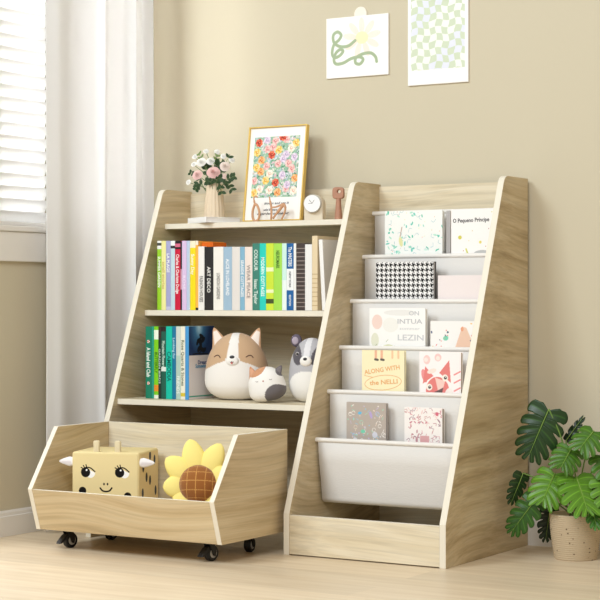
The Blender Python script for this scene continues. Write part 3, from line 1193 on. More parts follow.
GP = mat('grey_page_edge', (186, 184, 182), 0.8)
face_book('white picture book with a teal leaf pattern in the top pocket', 0, 385, 442.5, 211.3, 0.012, pt_leaves, (243, 244, 240), 0.004)
b = face_book('slim grey book between the leaf patterned book and the black titled white book', 0, 446.3, 450.3, 210.6, 0.016, None, (176, 172, 170), 0.004)
face_book('white book with a black handwritten title in the top pocket', 0, 451.2, 495.5, 209.6, 0.012, pt_title, (246, 243, 240), 0.0)
face_book('notebook with a black and white houndstooth cover', 1, 376.2, 433.5, 262.3, 0.016, pt_hound, (40, 39, 41), 0.004, GP, 'notebook')
face_book('plain pale pink book beside the houndstooth notebook', 1, 438, 490, 275.5, 0.010, pt_plain, (238, 227, 225), 0.002)
face_book('white book with faint grey capitals in the third pocket', 2, 369.5, 425.5, 308, 0.012, pt_lezin, (247, 245, 242), 0.003)
face_book('small white book with a peach tent and colourful dots', 2, 430.5, 482, 321, 0.010, pt_tent, (245, 242, 238), 0.0)
face_book('pale yellow book with orange hand lettering', 3, 362, 404.4, 350, 0.010, pt_along, (246, 236, 196), 0.003)
face_book('pink and white book with a big red bird on its cover', 3, 419.5, 461, 351.5, 0.012, pt_owl, (250, 242, 240), 0.001)
face_book('taupe book dotted with small pastel doodles in the lowest pocket', 4, 346.6, 386, 402, 0.013, pt_grey, (186, 174, 164), 0.001, GP)
face_book('small white book with a rose pink pattern in the lowest pocket', 4, 404.5, 442.3, 407, 0.015, pt_rose, (246, 240, 236), 0.001, mat('taupe_page_edge', (190, 180, 170), 0.8))


# ------------------------------------------------------------------ plush toys on the lower shelf
def egg_w(zc, k):
    e = np.where(zc > 0, 2.15, 2.9)
    w = np.clip(1 - np.abs(zc) ** e, 0, 1) ** (1 / e)
    return w * (1 - k * np.clip(zc, -0.6, 1) * 1.0) / (1 + 0.25 * k)


def egg(name, rx, ry, hz, colour, parent, nu=150, nv=110, k=0.16, p=0.78, M=None):
    th = np.linspace(0.0, np.pi, nv)
    ph = np.linspace(0, 2 * np.pi, nu, endpoint=False)
    PH, TH_ = np.meshgrid(ph, th)
    zc = np.cos(TH_)
    w = egg_w(zc, k)
    x, y = rx * w * np.cos(PH), ry * w * np.sin(PH)
    z = hz * 0.5 * (zc + 1)
    col = colour(x / rx, y / ry, z / hz)
    co = np.stack([x, y, z], -1)
    me = grid_mesh(name, co, nu, nv, col, True)
    if M is not None:
        me.transform(M)
    return link_mesh(name, me, M_plush, parent, True)


def surf_y(x, z, ry, k=0.16, p=0.78):
    """front surface (towards -y) of the egg at relative x, z"""
    zc = 2 * z - 1
    w = max(1e-3, float(egg_w(zc, k)))
    q = max(0.0, 1 - (x / w) ** 2)
    return -ry * w * math.sqrt(q)


def ear(parent, base, tip, w, d, col, col_in, name='ear', facing=(0, -1, 0)):
    base, tip = Vector(base), Vector(tip)
    ax = (tip - base)
    L = ax.length
    ax.normalize()
    f = Vector(facing)
    f = (f - ax * f.dot(ax)).normalized()
    s = ax.cross(f)
    n, m = 28, 14
    rings = []
    for j in range(m + 1):
        t = j / m
        ww = w * (1 - t) ** 0.75 * (1 - 0.12 * math.sin(t * 3.14)) + 0.0006
        dd = d * (1 - t) ** 0.6 + 0.0006
        rings.append([[*(base + ax * (L * t) + s * (ww * math.cos(a)) + f * (dd * math.sin(a) * (0.45 if math.sin(a) > 0 else 1)))] for a in
                      [2 * math.pi * k / n for k in range(n)]])
    co = np.array(rings)
    col_a = np.ones((m + 1, n, 3)) * np.array(col, float)
    for j in range(m + 1):
        for k in range(n):
            a = 2 * math.pi * k / n
            if math.sin(a) > 0 and abs(math.cos(a)) < 0.66 and j < m * 0.8:
                col_a[j, k] = col_in
    return link_mesh(name, grid_mesh(name, co, n, m + 1, col_a, True), M_plush, parent, True)


def arc_line(parent, pts, rad, m, name):
    bm = NB()
    tube(bm, smooth_curve(pts, 5), rad, 8)
    return obj(name, bm, m, parent, smooth=True)


M_thread = mat('brown_thread', (96, 72, 62), 0.8)
M_nose = mat('black_bead', (28, 25, 26), 0.3, 0.5)

# tan and white fox-like dog
RX, RY, HZ = 0.0925, 0.072, 0.190
c = at(237, 396, 'Y', -0.262)
pl = thing('plush_toy', 'large tan and white plush dog with closed eyes on the lower shelf', 'plush toy', (c.x, -0.262, zL + 0.0006), R(22))


def col_dog(x, y, z):
    o = np.ones(x.shape + (3,)) * np.array((240, 235, 229), float)
    tan = np.array((202, 168, 134), float)
    edge = 0.50 + 0.10 * np.cos(x * 2.2)
    stripe = 0.17 + 0.32 * np.clip((0.72 - z) / 0.28, 0, 1) ** 2.0 - 0.06 * np.clip((z - 0.75) / 0.25, 0, 1)
    brow = (z > edge) & (np.abs(x) > stripe)
    back = (y > 0.05) & (z > 0.42)
    o[brow | back] = tan
    return o


egg('body', RX, RY, HZ, col_dog, pl)
for s in (-1, 1):
    ear(pl, (s * 0.046, -0.004, HZ * 0.80), (s * 0.066, -0.006, HZ * 1.075), 0.027, 0.013, (206, 164, 128), (246, 234, 224))


def dog_pt(x, z, lift=0.0008):
    return (x * RX, surf_y(x, z, RY) - lift, z * HZ)


for s in (-1, 1):
    arc_line(pl, [dog_pt(s * 0.50 - 0.10, 0.645), dog_pt(s * 0.50 - 0.03, 0.668), dog_pt(s * 0.50 + 0.05, 0.668), dog_pt(s * 0.50 + 0.11, 0.635)], 0.0013, M_thread, 'eye')
bm = NB(); blob(bm, dog_pt(0, 0.590), (0.018, 0.007, 0.014), nu=20, nv=12)
obj('muzzle', bm, mat('white_plush', (244, 240, 235), 0.95, 0.05), pl, smooth=True)
bm = NB(); blob(bm, Vector(dog_pt(0, 0.640)) + Vector((0, -0.0045, 0)), (0.0078, 0.0045, 0.0062), nu=16, nv=10)
obj('nose', bm, M_nose, pl, smooth=True)
q = Vector(dog_pt(0, 0.590)) + Vector((0, -0.0072, -0.001))
arc_line(pl, [q + Vector((-0.006, 0.002, 0.001)), q + Vector((-0.003, 0, -0.003)), q, q + Vector((0.003, 0, -0.003)), q + Vector((0.006, 0.002, 0.001))], 0.0008, M_thread, 'mouth')
bm = NB(); blob(bm, q + Vector((0, 0.0003, -0.005)), (0.0028, 0.0015, 0.003), nu=12, nv=8)
obj('tongue', bm, mat('pink_felt', (216, 120, 118), 0.9), pl, smooth=True)

# small calico
c2 = at(268.5, 398, 'Y', -0.335)
cr_ = 0.0530
pc = thing('plush_toy', 'small calico plush cat leaning on the large tan plush dog', 'plush toy', (c2.x - 0.001, -0.325, zL + 0.0015), 0, rot=(0, R(-12), R(20)))


def col_cat(x, y, z):
    o = np.ones(x.shape + (3,)) * np.array((244, 240, 235), float)
    front = y < 0.35
    o[((x + 0.45) ** 2 / 0.62 ** 2 + (z - 1.02) ** 2 / 0.26 ** 2 < 1) & (z > 0.5)] = (206, 150, 112)
    o[((x - 0.55) ** 2 / 0.62 ** 2 + (z - 0.10) ** 2 / 0.34 ** 2 < 1) & (y < 0.6)] = (112, 106, 108)
    o[((x - 0.95) ** 2 / 0.30 ** 2 + (z - 0.86) ** 2 / 0.22 ** 2 < 1)] = (112, 106, 108)
    return o


egg('body', cr_, cr_ * 0.80, 0.096, col_cat, pc, k=0.10)
ear(pc, (-0.030, -0.002, 0.072), (-0.035, -0.004, 0.104), 0.0155, 0.009, (204, 146, 110), (222, 172, 140))
ear(pc, (0.034, -0.002, 0.070), (0.053, -0.004, 0.090), 0.0150, 0.009, (108, 102, 104), (130, 122, 124))


def cat_pt(x, z, lift=0.0006):
    return (x * cr_, surf_y(x, z, cr_ * 0.80, 0.10) - lift, z * 0.096)


bm = NB(); blob(bm, cat_pt(0.02, 0.60), (0.0022, 0.0014, 0.0018), nu=10, nv=8)
obj('nose', bm, mat('rust_felt', (186, 92, 64), 0.8), pc, smooth=True)
arc_line(pc, [cat_pt(0.34, 0.62), cat_pt(0.40, 0.595), cat_pt(0.48, 0.61)], 0.0007, mat('grey_thread', (150, 142, 140), 0.8), 'eye')
arc_line(pc, [cat_pt(-0.40, 0.64), cat_pt(-0.33, 0.61), cat_pt(-0.25, 0.625)], 0.0007, mat('grey_thread', (150, 142, 140), 0.8), 'eye')


def settle(root, z):
    bpy.context.view_layer.update()
    lo = min((o.matrix_world @ v.co).z for o in root.children if o.type == 'MESH' for v in o.data.vertices)
    root.location.z += z - lo


settle(pc, zL + 0.0008)

# raccoon
rx3, ry3, h3 = 0.0655, 0.056, 0.178
pr_ = thing('plush_toy', 'grey plush raccoon with a dark eye mask beside the middle upright panel', 'plush toy', (0.5715, -0.255, zL + 0.0006), R(12))


def col_rac(x, y, z):
    o = np.ones(x.shape + (3,)) * np.array((186, 184, 188), float)
    f = y < 0.3
    o[(x ** 2 / 0.88 ** 2 + (z - 0.22) ** 2 / 0.27 ** 2 < 1) & f] = (240, 237, 232)
    o[(x ** 2 / 0.14 ** 2 + (z - 0.85) ** 2 / 0.25 ** 2 < 1) & f] = (226, 224, 226)
    for s in (-1, 1):
        d, e = x - s * 0.48, z - 0.745
        a, b = d * 0.8 + s * e * 1.5 * 0.6, -s * d * 0.6 + e * 1.5 * 0.8
        o[(a ** 2 / 0.32 ** 2 + b ** 2 / 0.20 ** 2 < 1) & f] = (92, 88, 94)
    return o


egg('body', rx3, ry3, h3, col_rac, pr_, k=0.12)
for s in (-1, 1):
    bm = NB(); blob(bm, (s * 0.044, -0.004, h3 * 0.955), (0.016, 0.009, 0.018), nu=20, nv=12)
    e_ = obj('ear', bm, mat('dark_mauve_plush', (104, 96, 110), 0.95, 0.05), pr_, smooth=True)
    bm = NB(); blob(bm, (s * 0.045, -0.0115, h3 * 0.955), (0.0095, 0.0025, 0.011), nu=16, nv=10)
    obj('inner_ear', bm, mat('pale_mauve_plush', (176, 164, 178), 0.95, 0.05), e_, smooth=True)
rp = lambda x, z, l=0.0006: (x * rx3, surf_y(x, z, ry3, 0.12) - l, z * h3)
bm = NB(); blob(bm, rp(0, 0.645), (0.0175, 0.008, 0.015), nu=20, nv=12)
obj('muzzle', bm, mat('white_plush', (244, 240, 235), 0.95, 0.05), pr_, smooth=True)
bm = NB(); blob(bm, Vector(rp(0, 0.675)) + Vector((0, -0.0065, 0)), (0.0066, 0.0035, 0.005), nu=16, nv=10)
obj('nose', bm, M_nose, pr_, smooth=True)
for s in (-1, 1):
    e_ = Vector(rp(s * 0.44, 0.755))
    bm = NB(); blob(bm, e_, (0.0052, 0.0018, 0.0052), nu=16, nv=10)
    e1 = obj('eye', bm, mat('ivory_bead', (206, 200, 198), 0.5), pr_, smooth=True)
    bm = NB(); blob(bm, e_ + Vector((0, -0.0012, 0)), (0.0036, 0.0014, 0.0036), nu=14, nv=8)
    obj('pupil', bm, M_nose, e1, smooth=True)

# ------------------------------------------------------------------ toys in the bin
# giraffe block
GA = R(19)
gw, gd, gh = 0.189, 0.176, 0.0
yfc = -0.690
pfl, pfr = at(72, 452, 'Y', yfc), at(138.5, 452.4, 'Y', yfc)
gm = at(105.3, 452.2, 'Y', yfc)
gtop = gm.z
gcx, gcy = gm.x - math.sin(GA) * gd / 2, yfc + math.cos(GA) * gd / 2
gz = BFZ + 0.0006
gh = gtop - gz
gf = thing('giraffe_block', 'pale yellow block shaped plush giraffe with big black eyes', 'plush toy', (gcx, gcy, gz), GA)


def giraffe_body():
    M_g = vcol_mat('giraffe_cloth', 0.9, 0.05, 0.2, (220, 0.12, 0.001))
    base = (232, 213, 160)
    bm = NB(); box(bm, -gw / 2, gw / 2, -gd / 2, gd / 2, 0, gh)
    bmesh.ops.bevel(bm, geom=list(bm.edges), offset=0.007, segments=4, profile=0.5, affect='EDGES')
    body = obj('body', bm, noise_bump(mat('giraffe_plush', base, 0.9, 0.05), 220, 0.12), gf, smooth=True)
    return body


gb = giraffe_body()
p = Paint(gw - 0.010, gh - 0.010, 420, (232, 213, 160))
W_, H_ = p.w, p.h
sc = gw / 66.5                     # metres per photo pixel across the front


def gp(u, v):
    return ((u - 72) * sc - 0.005, H_ - (v - 452.0 - (u - 72) * 0.012) * sc + 0.005)


K = (26, 23, 22)
for (eu, ev) in ((87.0, 471.5), (120.6, 471.6)):
    x, y = gp(eu + 3.6, ev + 0.6)
    p.ell(x, y, 4.6 * sc, 4.6 * sc, (250, 249, 246))
    p.fill((p.v > y + 2.6 * sc + (x - p.u) * 0.5) & (np.hypot(p.u - x, p.v - y) < 6 * sc), (232, 213, 160))
    x, y = gp(eu - 1.2, ev)
    p.ell(x, y, 4.6 * sc, 4.6 * sc, K)
    p.stroke(smooth_curve([gp(eu - 5, ev - 2.2), gp(eu - 1, ev - 4.6), gp(eu + 3.5, ev - 4.2), gp(eu + 8, ev - 0.8)], 6), 0.55 * sc, K)
    for k, (dx, dy_) in enumerate(((-5.6, -4.6), (-3.4, -6.4), (-0.8, -7.2))):
        p.stroke([gp(eu - 3 + k * 1.6, ev - 3.2), gp(eu + dx, ev + dy_)], 0.5 * sc, K)
    x, y = gp(eu - 0.2, ev - 2.2)
    p.ell(x, y, 0.9 * sc, 0.9 * sc, (250, 249, 246))
for u in (104.0, 107.5):
    x, y = gp(u, 482.4)
    p.ell(x, y, 0.85 * sc, 1.2 * sc, K)
p.stroke(smooth_curve([gp(100.3, 486.2), gp(102.5, 488.6), gp(106, 489.4), gp(109.5, 488.6), gp(111.7, 486.0)], 6), 0.75 * sc, K)
for u, v in ((82.8, 488.8), (127.3, 493.6), (79, 512), (105, 518), (130, 522)):
    x, y = gp(u, v)
    p.ell(x, y, 3.7 * sc, 3.7 * sc, K)
p.mesh('face', (-gw / 2 + 0.005, -gd / 2 - 0.0004, 0.005), (1, 0, 0), (0, 0, 1), vcol_mat('giraffe_cloth', 0.9, 0.05), gb)
p = Paint(gd - 0.012, gh - 0.012, 300, (232, 206, 146))
for a, b_ in ((.80, .87), (.55, .58), (.18, .80), (.86, .40), (.15, .42), (.48, .24), (.82, .10), (.2, .08), (.55, .95), (.36, .64)):
    p.ell(p.w * a, p.h * b_, 0.0090, 0.0130, K)
p.mesh('spotted_side', (gw / 2 + 0.0004, -gd / 2 + 0.006, 0.006), (0, 1, 0), (0, 0, 1), vcol_mat('giraffe_cloth', 0.9, 0.05), gb)
for s, uu in ((-1, 95.3), (1, 116.3)):
    x = (uu - 72) * sc - gw / 2
    bm = NB(); box(bm, x - 0.0085, x + 0.0085, -gd / 2 + 0.006, -gd / 2 + 0.018, gh - 0.004, gh + 0.030)
    bmesh.ops.bevel(bm, geom=list(bm.edges), offset=0.004, segments=3, profile=0.5, affect='EDGES')
    obj('horn', bm, mat('beige_felt', (222, 208, 172), 0.9), gf, smooth=True)
for s in (-1, 1):
    zc = gh - 0.0275
    M = Matrix.Rotation(s * R(4), 4, 'Y')
    bm = NB()
    n, m = 20, 14
    x0 = s * (gw / 2 - 0.004)
    rings = []
    for j in range(m + 1):
        t = j / m
        ww = 0.0165 * (1 - t) ** 0.62 * (0.62 + 0.38 * min(1, t * 3)) + 0.0003
        dd = 0.008 * (1 - t) ** 0.6 + 0.0003
        rings.append([[x0 + s * 0.044 * t, -gd / 2 + 0.012 + dd * math.sin(2 * math.pi * k / n), zc + ww * math.cos(2 * math.pi * k / n)] for k in range(n)])
    co = np.array(rings)
    cc = np.ones((m + 1, n, 3)) * np.array((244, 240, 240), float)
    for j in range(m + 1):
        for k in range(n):
            a = 2 * math.pi * k / n
            if math.sin(a) < 0 and -0.45 < math.cos(a) < 0.15 and 2 < j < m - 2:
                cc[j, k] = (228, 220, 222)
    link_mesh('ear', grid_mesh('ear', co, n, m + 1, cc, True), M_plush, gf, True)

# sunflower cushion
SY = -0.625
sc_ = at(198, 484, 'Y', SY)
SR = 0.050
sf = thing('sunflower_cushion', 'yellow plush sunflower with a brown checked centre in the toy bin', 'cushion', (sc_.x, SY, sc_.z), 0, rot=(R(-14), 0, R(24)))
nu, nv = 160, 90
ph = np.linspace(0, 2 * np.pi, nu, endpoint=False)
th = np.linspace(0, np.pi, nv)
PHg, THg = np.meshgrid(ph, th)
xx, zz_, yy = np.sin(THg) * np.cos(PHg), np.sin(THg) * np.sin(PHg), -np.cos(THg)
cc = np.ones(xx.shape + (3,)) * np.array((156, 98, 50), float)
gx = np.abs(((np.arcsin(np.clip(xx, -1, 1)) / 0.50) + 0.5) % 1 - 0.5)
gz_ = np.abs(((np.arcsin(np.clip(zz_, -1, 1)) / 0.50) + 0.3) % 1 - 0.5)
line = (gx < 0.045) | (gz_ < 0.045)
cc[line] = (206, 152, 84)
co = np.stack([xx * SR, yy * SR * 0.72, zz_ * SR], -1)
link_mesh('seed_centre', grid_mesh('seed_centre', co, nu, nv, cc, True), vcol_mat('brown_plush', 0.95, 0.05, 0.3, (420, 0.6, 0.002)), sf, True)
M_petal = noise_bump(mat('yellow_plush', (250, 232, 142), 0.95, 0.05), 130, 0.25, 0.002)
PET = [(103, 0.074), (62, 0.074), (143, 0.064), (186, 0.046), (22, 0.040), (228, 0.040), (270, 0.036), (314, 0.036), (345, 0.030)]
for a, L in PET:
    Mx = Matrix.Rotation(-R(a), 4, 'Y')
    bm = NB()
    n, m = 20, 18
    rings = []
    for j in range(m + 1):
        t = j / m
        ww = 0.0325 * math.sin(math.pi * min(1, 0.16 + 0.84 * t)) ** 0.55 * (1 - 0.10 * t) + 0.0003
        dd = 0.016 * math.sin(math.pi * min(1, 0.14 + 0.86 * t)) ** 0.7 + 0.0003
        rings.append([bm.verts.new(Mx @ Vector((SR * 0.72 + t * (L + 0.012), 0.008 - 0.010 * t * t + dd * math.sin(2 * math.pi * k / n), ww * math.cos(2 * math.pi * k / n)))) for k in range(n)])
    for A, B in zip(rings, rings[1:]):
        for k in range(n):
            bm.faces.new((A[k], A[(k + 1) % n], B[(k + 1) % n], B[k]))
    bm.faces.new(rings[0]); bm.faces.new(rings[-1][::-1])
    obj('petal', bm, M_petal, sf, smooth=True)

# ------------------------------------------------------------------ top shelf
zT = SH[1][0] + 0.0004
# white book under the vase
bxc = at(206.0, 218, 'Y', -0.184)
BA = R(63)
bw, bd_, bh = 0.117, 0.114, 0.0165
wb = thing('book', 'white book lying flat on the top shelf under the vase', 'book',
           (bxc.x + math.cos(BA) * bw / 2 - math.sin(BA) * bd_ / 2, -0.184 + math.sin(BA) * bw / 2 + math.cos(BA) * bd_ / 2, zT), BA)
bm = NB()
for zz2 in (0, bh - 0.002):
    box(bm, -bw / 2, bw / 2, -bd_ / 2, bd_ / 2, zz2, zz2 + 0.002)
box(bm, -bw / 2, -bw / 2 + 0.002, -bd_ / 2, bd_ / 2, 0.002, bh - 0.002)
obj('cover', bm, mat('cover_246_245_243', (246, 245, 243), 0.4, 0.4), wb, bevel=0.0005)
bm = NB(); box(bm, -bw / 2 + 0.0022, bw / 2 - 0.002, -bd_ / 2 + 0.002, bd_ / 2 - 0.002, 0.0021, bh - 0.0021)
obj('pages', bm, mat('white_pages', (238, 236, 234), 0.9), wb)

# fluted vase
VX, VY, VZ = at(214.5, 205, 'Y', -0.095).x, -0.095, zT + bh + 0.0004
vz = thing('vase', 'fluted cream vase with flowers on the white book', 'vase', (VX, VY, VZ))
vh = at(212, 184, 'Y', VY).z - VZ
bm = NB()
prof = [(0.0285, 0), (0.0300, 0.002), (0.0285, vh * 0.3), (0.0245, vh * 0.7), (0.0215, vh - 0.001), (0.0205, vh), (0.0185, vh - 0.001), (0.0180, vh * 0.5), (0.001, vh * 0.45)]
lathe(bm, prof, 120, None, 0.06, 16)
obj('body', bm, noise_bump(mat('cream_ceramic', (228, 208, 180), 0.6, 0.3), 40, 0.08), vz, smooth=True)


def petal_grid(bm, cen, nrm, up, r, open_, w, nn=6, mi=0, curl=0.25):
    """one cupped rose petal leaving cen"""
    nrm, up = Vector(nrm).normalized(), Vector(up).normalized()
    s = nrm.cross(up)
    g = []
    for j in range(nn + 1):
        t = j / nn
        row = []
        for k in range(nn + 1):
            q = (k / nn - 0.5) * 2
            ang = q * w
            rad = r * (0.12 + (open_) * t ** 1.2 + curl * 0.2 * max(0, t - 0.7)) * (1 - 0.10 * q * q * t)
            ht = r * (0.95 * math.sin(t * 1.5) * (1.25 - open_) - curl * max(0, t - 0.75) * 1.2) * (1 - 0.16 * q * q)
            d = up * math.cos(ang) + s * math.sin(ang)
            row.append(bm.verts.new(Vector(cen) + d * rad + nrm * ht))
        g.append(row)
    for a, b in zip(g, g[1:]):
        for k in range(nn):
            bm.faces.new((a[k], a[k + 1], b[k + 1], b[k])).material_index = mi


M_stem = mat('flower_stem_green', (86, 112, 62), 0.6)
M_leaf2 = mat('dark_sprig_green', (54, 78, 48), 0.55)
M_leaf3 = mat('fresh_bud_green', (118, 142, 76), 0.55)
VIEW = (CAM - Vector((VX, VY, 1.0))).normalized()
neck0 = Vector((VX, VY, VZ + vh * 0.55))
neck = neck0.copy()
STEM_NO = [0]


def next_neck():
    global neck
    k = STEM_NO[0]
    STEM_NO[0] += 1
    a, rr = k * 2.39996, 0.0135 * math.sqrt((k + 0.5) / 26)
    neck = neck0 + Vector((rr * math.cos(a), rr * math.sin(a), 0))



def rose(label, u, v, yoff, r, col, tilt=(0, 0, 0), group='flowers in the vase', name='rose'):
    r *= 1.15
    next_neck()
    c = at(u, v, 'Y', VY + yoff)
    t = thing(name, label, 'flower', neck, 0, group)
    cl = c - neck
    n = (VIEW * 0.85 + Vector((cl.x, cl.y, max(cl.z, 0))).normalized() * 0.6 + Vector(tilt)).normalized()
    up0 = n.orthogonal().normalized()
    mo_ = mat('petal_%d_%d_%d' % col, col, 0.75, 0.15)
    bm = NB()
    rnd = random.Random(int(u * 7))
    base = cl - n * r * 0.45
    for layer, (op, k, w, rr) in enumerate(((0.22, 3, 1.3, 0.92), (0.42, 4, 1.0, 1.0), (0.64, 5, 0.85, 1.0), (0.86, 6, 0.75, 1.0))):
        for i in range(k):
            a = 2 * math.pi * (i + 0.5 * layer) / k + rnd.uniform(-.2, .2)
            up = Matrix.Rotation(a, 3, n) @ up0
            petal_grid(bm, base, n, up, r * rr * rnd.uniform(.95, 1.06), op, w)
    obj('blossom', bm, mo_, t, smooth=True)
    bm = NB()
    tube(bm, smooth_curve([(0, 0, 0), tuple(Vector((cl.x * 0.3, cl.y * 0.3, cl.z * 0.6))), tuple(base)], 6), 0.0011, 6)
    obj('stem', bm, M_stem, t, smooth=True)
    return t


rose('blush pink rose facing front in the middle of the bouquet', 213.5, 172, -0.030, 0.0175, (236, 196, 190))
rose('smaller pink rose at the left of the bouquet above the vase rim', 197, 174.5, -0.018, 0.0150, (240, 202, 196))
rose('pale cream pink rose at the right of the bouquet', 225.2, 166, -0.018, 0.0145, (240, 224, 214))
rose('white rose at the upper left of the bouquet', 201, 161.8, -0.012, 0.0140, (246, 243, 236))
rose('white rose between the two upper roses of the bouquet', 211, 160.8, -0.006, 0.0125, (244, 242, 236))
rose('small blush bud low at the right of the bouquet', 224.5, 176.2, -0.022, 0.0075, (242, 220, 212))
for i, (u, v, yo, lab) in enumerate(((206, 151, 0.010, 'tiny white flower topping the left of the bouquet'), (217, 151.5, 0.006, 'tiny white flower at the very top of the bouquet'),
                                     (194.5, 156.5, 0.0, 'tiny white flower at the far upper left of the bouquet'), (188.2, 182, -0.005, 'tiny white flower hanging at the far left of the bouquet'),
                                     (193.5, 164, -0.006, 'tiny white flower left of the white rose'), (223.5, 156, 0.0, 'tiny white flower at the upper right of the bouquet'),
                                     (232, 160, 0.004, 'tiny white flower beside the dark sprig at the right'))):
    rose(lab, u, v, yo, 0.0078, (247, 245, 240), name='spray_flower')


def sprig(label, pts, m, n, ll, lw, group='green sprigs in the vase'):
    """a stem through the photo points with pairs of pointed leaves"""
    next_neck()
    t = thing('leaf_sprig', label, 'sprig', neck, 0, group)
    P3 = [Vector((0, 0, 0))] + [at(u, v, 'Y', VY + yo) - neck for u, v, yo in pts]
    cu = smooth_curve([tuple(q) for q in P3], 10)
    bm = NB(); tube(bm, cu, 0.0008, 6)
    obj('stem', bm, M_stem, t, smooth=True)
    rnd = random.Random(int(pts[0][0] * 3))
    lo = int(len(cu) * 0.42)
    for i in range(n):
        k = lo + int((len(cu) - 1 - lo) * (i + 0.6) / n)
        k = min(k, len(cu) - 2)
        p_ = Vector(cu[k]); d = (Vector(cu[k + 1]) - p_).normalized()
        s = d.cross(VIEW).normalized()
        for sg in (-1, 1):
            dirv = (d * 0.6 + s * sg * 0.8 + VIEW * rnd.uniform(-.3, .4)).normalized()
            side = dirv.cross(VIEW).normalized()
            nn = dirv.cross(side)
            bm = NB()
            L = ll * 1.2 * rnd.uniform(.8, 1.15)
            g = []
            for j in range(8):
                q = j / 7
                w = lw * math.sin(math.pi * min(1, q * 0.92 + 0.08)) ** 0.9
                cpos = p_ + dirv * (L * q) + nn * (0.15 * L * q * q)
                g.append([bm.verts.new(cpos - side * w), bm.verts.new(cpos + nn * w * 0.35), bm.verts.new(cpos + side * w)])
            for a, b in zip(g, g[1:]):
                for kk in range(2):
                    bm.faces.new((a[kk], a[kk + 1], b[kk + 1], b[kk]))
            obj('leaf', bm, m, t, smooth=True)
    return t


SPR = [
    ('dark sprig rising at the upper right of the bouquet', [(222, 172, -.01), (230, 154, .0)], M_leaf2, 3, .013, .0042),
    ('dark leafy sprig spreading at the right over the vase rim', [(226, 181, -.015), (235, 176, -.01)], M_leaf2, 4, .014, .0048),
    ('dark sprig drooping at the lower right beside the vase', [(225, 183, -.02), (233, 191, -.015)], M_leaf2, 4, .013, .0045),
    ('dark sprig hanging in front of the vase at its right', [(219, 184, -.030), (222, 194, -.036)], M_leaf2, 3, .012, .0048),
    ('dark sprig at the left under the pink rose', [(200, 184, -.02), (195, 190, -.018)], M_leaf2, 4, .013, .0050),
    ('dark sprig under the big pink rose in the middle', [(211, 183, -.03), (207, 181, -.036)], M_leaf2, 4, .013, .0050),
    ('dark sprig below the pale pink rose', [(217, 181, -.044), (221, 178, -.048)], M_leaf2, 4, .012, .0050),
    ('dark sprig reaching left of the pink rose', [(198, 178, -.008), (189, 172, -.004)], M_leaf2, 4, .011, .0038),
    ('fresh green bud sprig at the top of the bouquet', [(215, 168, -.002), (218, 154, .002)], M_leaf3, 4, .013, .0030),
    ('fresh green bud sprig at the upper left of the bouquet', [(204, 164, .0), (198, 153, .004)], M_leaf3, 3, .011, .0028),
    ('green sprig in the heart of the bouquet behind the roses', [(207, 172, .016), (206, 162, .018)], M_leaf2, 4, .015, .0060),
    ('green sprig behind the roses at the right of the middle', [(217, 172, .0), (220, 162, .0)], M_leaf2, 4, .015, .0055),
]
for a in SPR:
    sprig(*a)

# picture in a gold frame, leaning back
FY = -0.112
fbl = at(242.2, 220.6, 'Y', FY)
fbr = at(300.2, 219.6, 'Y', FY)
FW = fbr.x - fbl.x
LEAN = R(7.5)
ftop = at(308, 124.5, 'Y', FY + math.sin(LEAN) * 0.25)
FH = (ftop.z - zT) / math.cos(LEAN)
pf = thing('picture_frame', 'gold framed flower print leaning on the top shelf', 'picture', (fbl.x, FY, zT + 0.0007 + 0.016 * math.sin(LEAN)), 0, rot=(-LEAN, 0, 0))
M_gold = mat('brushed_gold', (226, 192, 104), 0.35, 0.5, Metallic=0.4)
fr, fd = 0.0034, 0.016
bm = NB()
box(bm, 0, fr, 0, fd, 0, FH); box(bm, FW - fr, FW, 0, fd, 0, FH)
box(bm, fr, FW - fr, 0, fd, 0, fr); box(bm, fr, FW - fr, 0, fd, FH - fr, FH)
obj('frame', bm, M_gold, pf, bevel=0.0006)
bm = NB(); box(bm, fr, FW - fr, fd * 0.6, fd - 0.001, fr, FH - fr)
obj('backing_board', bm, mat('backing_board', (170, 150, 120), 0.9), pf)
# easel strut behind the frame
bm = NB()
Mi = Matrix.Rotation(LEAN, 4, 'X')
q0 = Vector((FW / 2, fd, FH * 0.62)); q1 = Vector((FW / 2, 0.070, 0.0))
foot = Mi @ Vector((0, 0.070, -0.016 * math.sin(LEAN) + 0.0006))
q1 = Vector((FW / 2, foot.y, foot.z))
tube(bm, [q0, q1], 0.0022, 8)
obj('easel_strut', bm, M_gold, pf)
pw, phh = FW - 2 * fr, FH - 2 * fr
p = Paint(pw, phh, 420, (246, 244, 240))
ax0, ax1, ay0, ay1 = pw * 0.085, pw * 0.895, phh * 0.245, phh * 0.90
inside = (p.u > ax0) & (p.u < ax1) & (p.v > ay0) & (p.v < ay1)
p.fill(inside, (150, 186, 160))
rnd = random.Random(12)
sv = p.c.copy()
for i in range(900):
    x, y = rnd.uniform(ax0, ax1), rnd.uniform(ay0, ay1)
    col = rnd.choice([(112, 168, 128), (156, 196, 160), (198, 214, 190), (84, 132, 104), (200, 206, 210), (226, 226, 214), (132, 174, 160), (176, 196, 206), (222, 190, 196), (236, 226, 222), (216, 222, 226)])
    p.ell(x, y, rnd.uniform(.002, .007), rnd.uniform(.0012, .0034), col, rnd.uniform(0, 3.1))
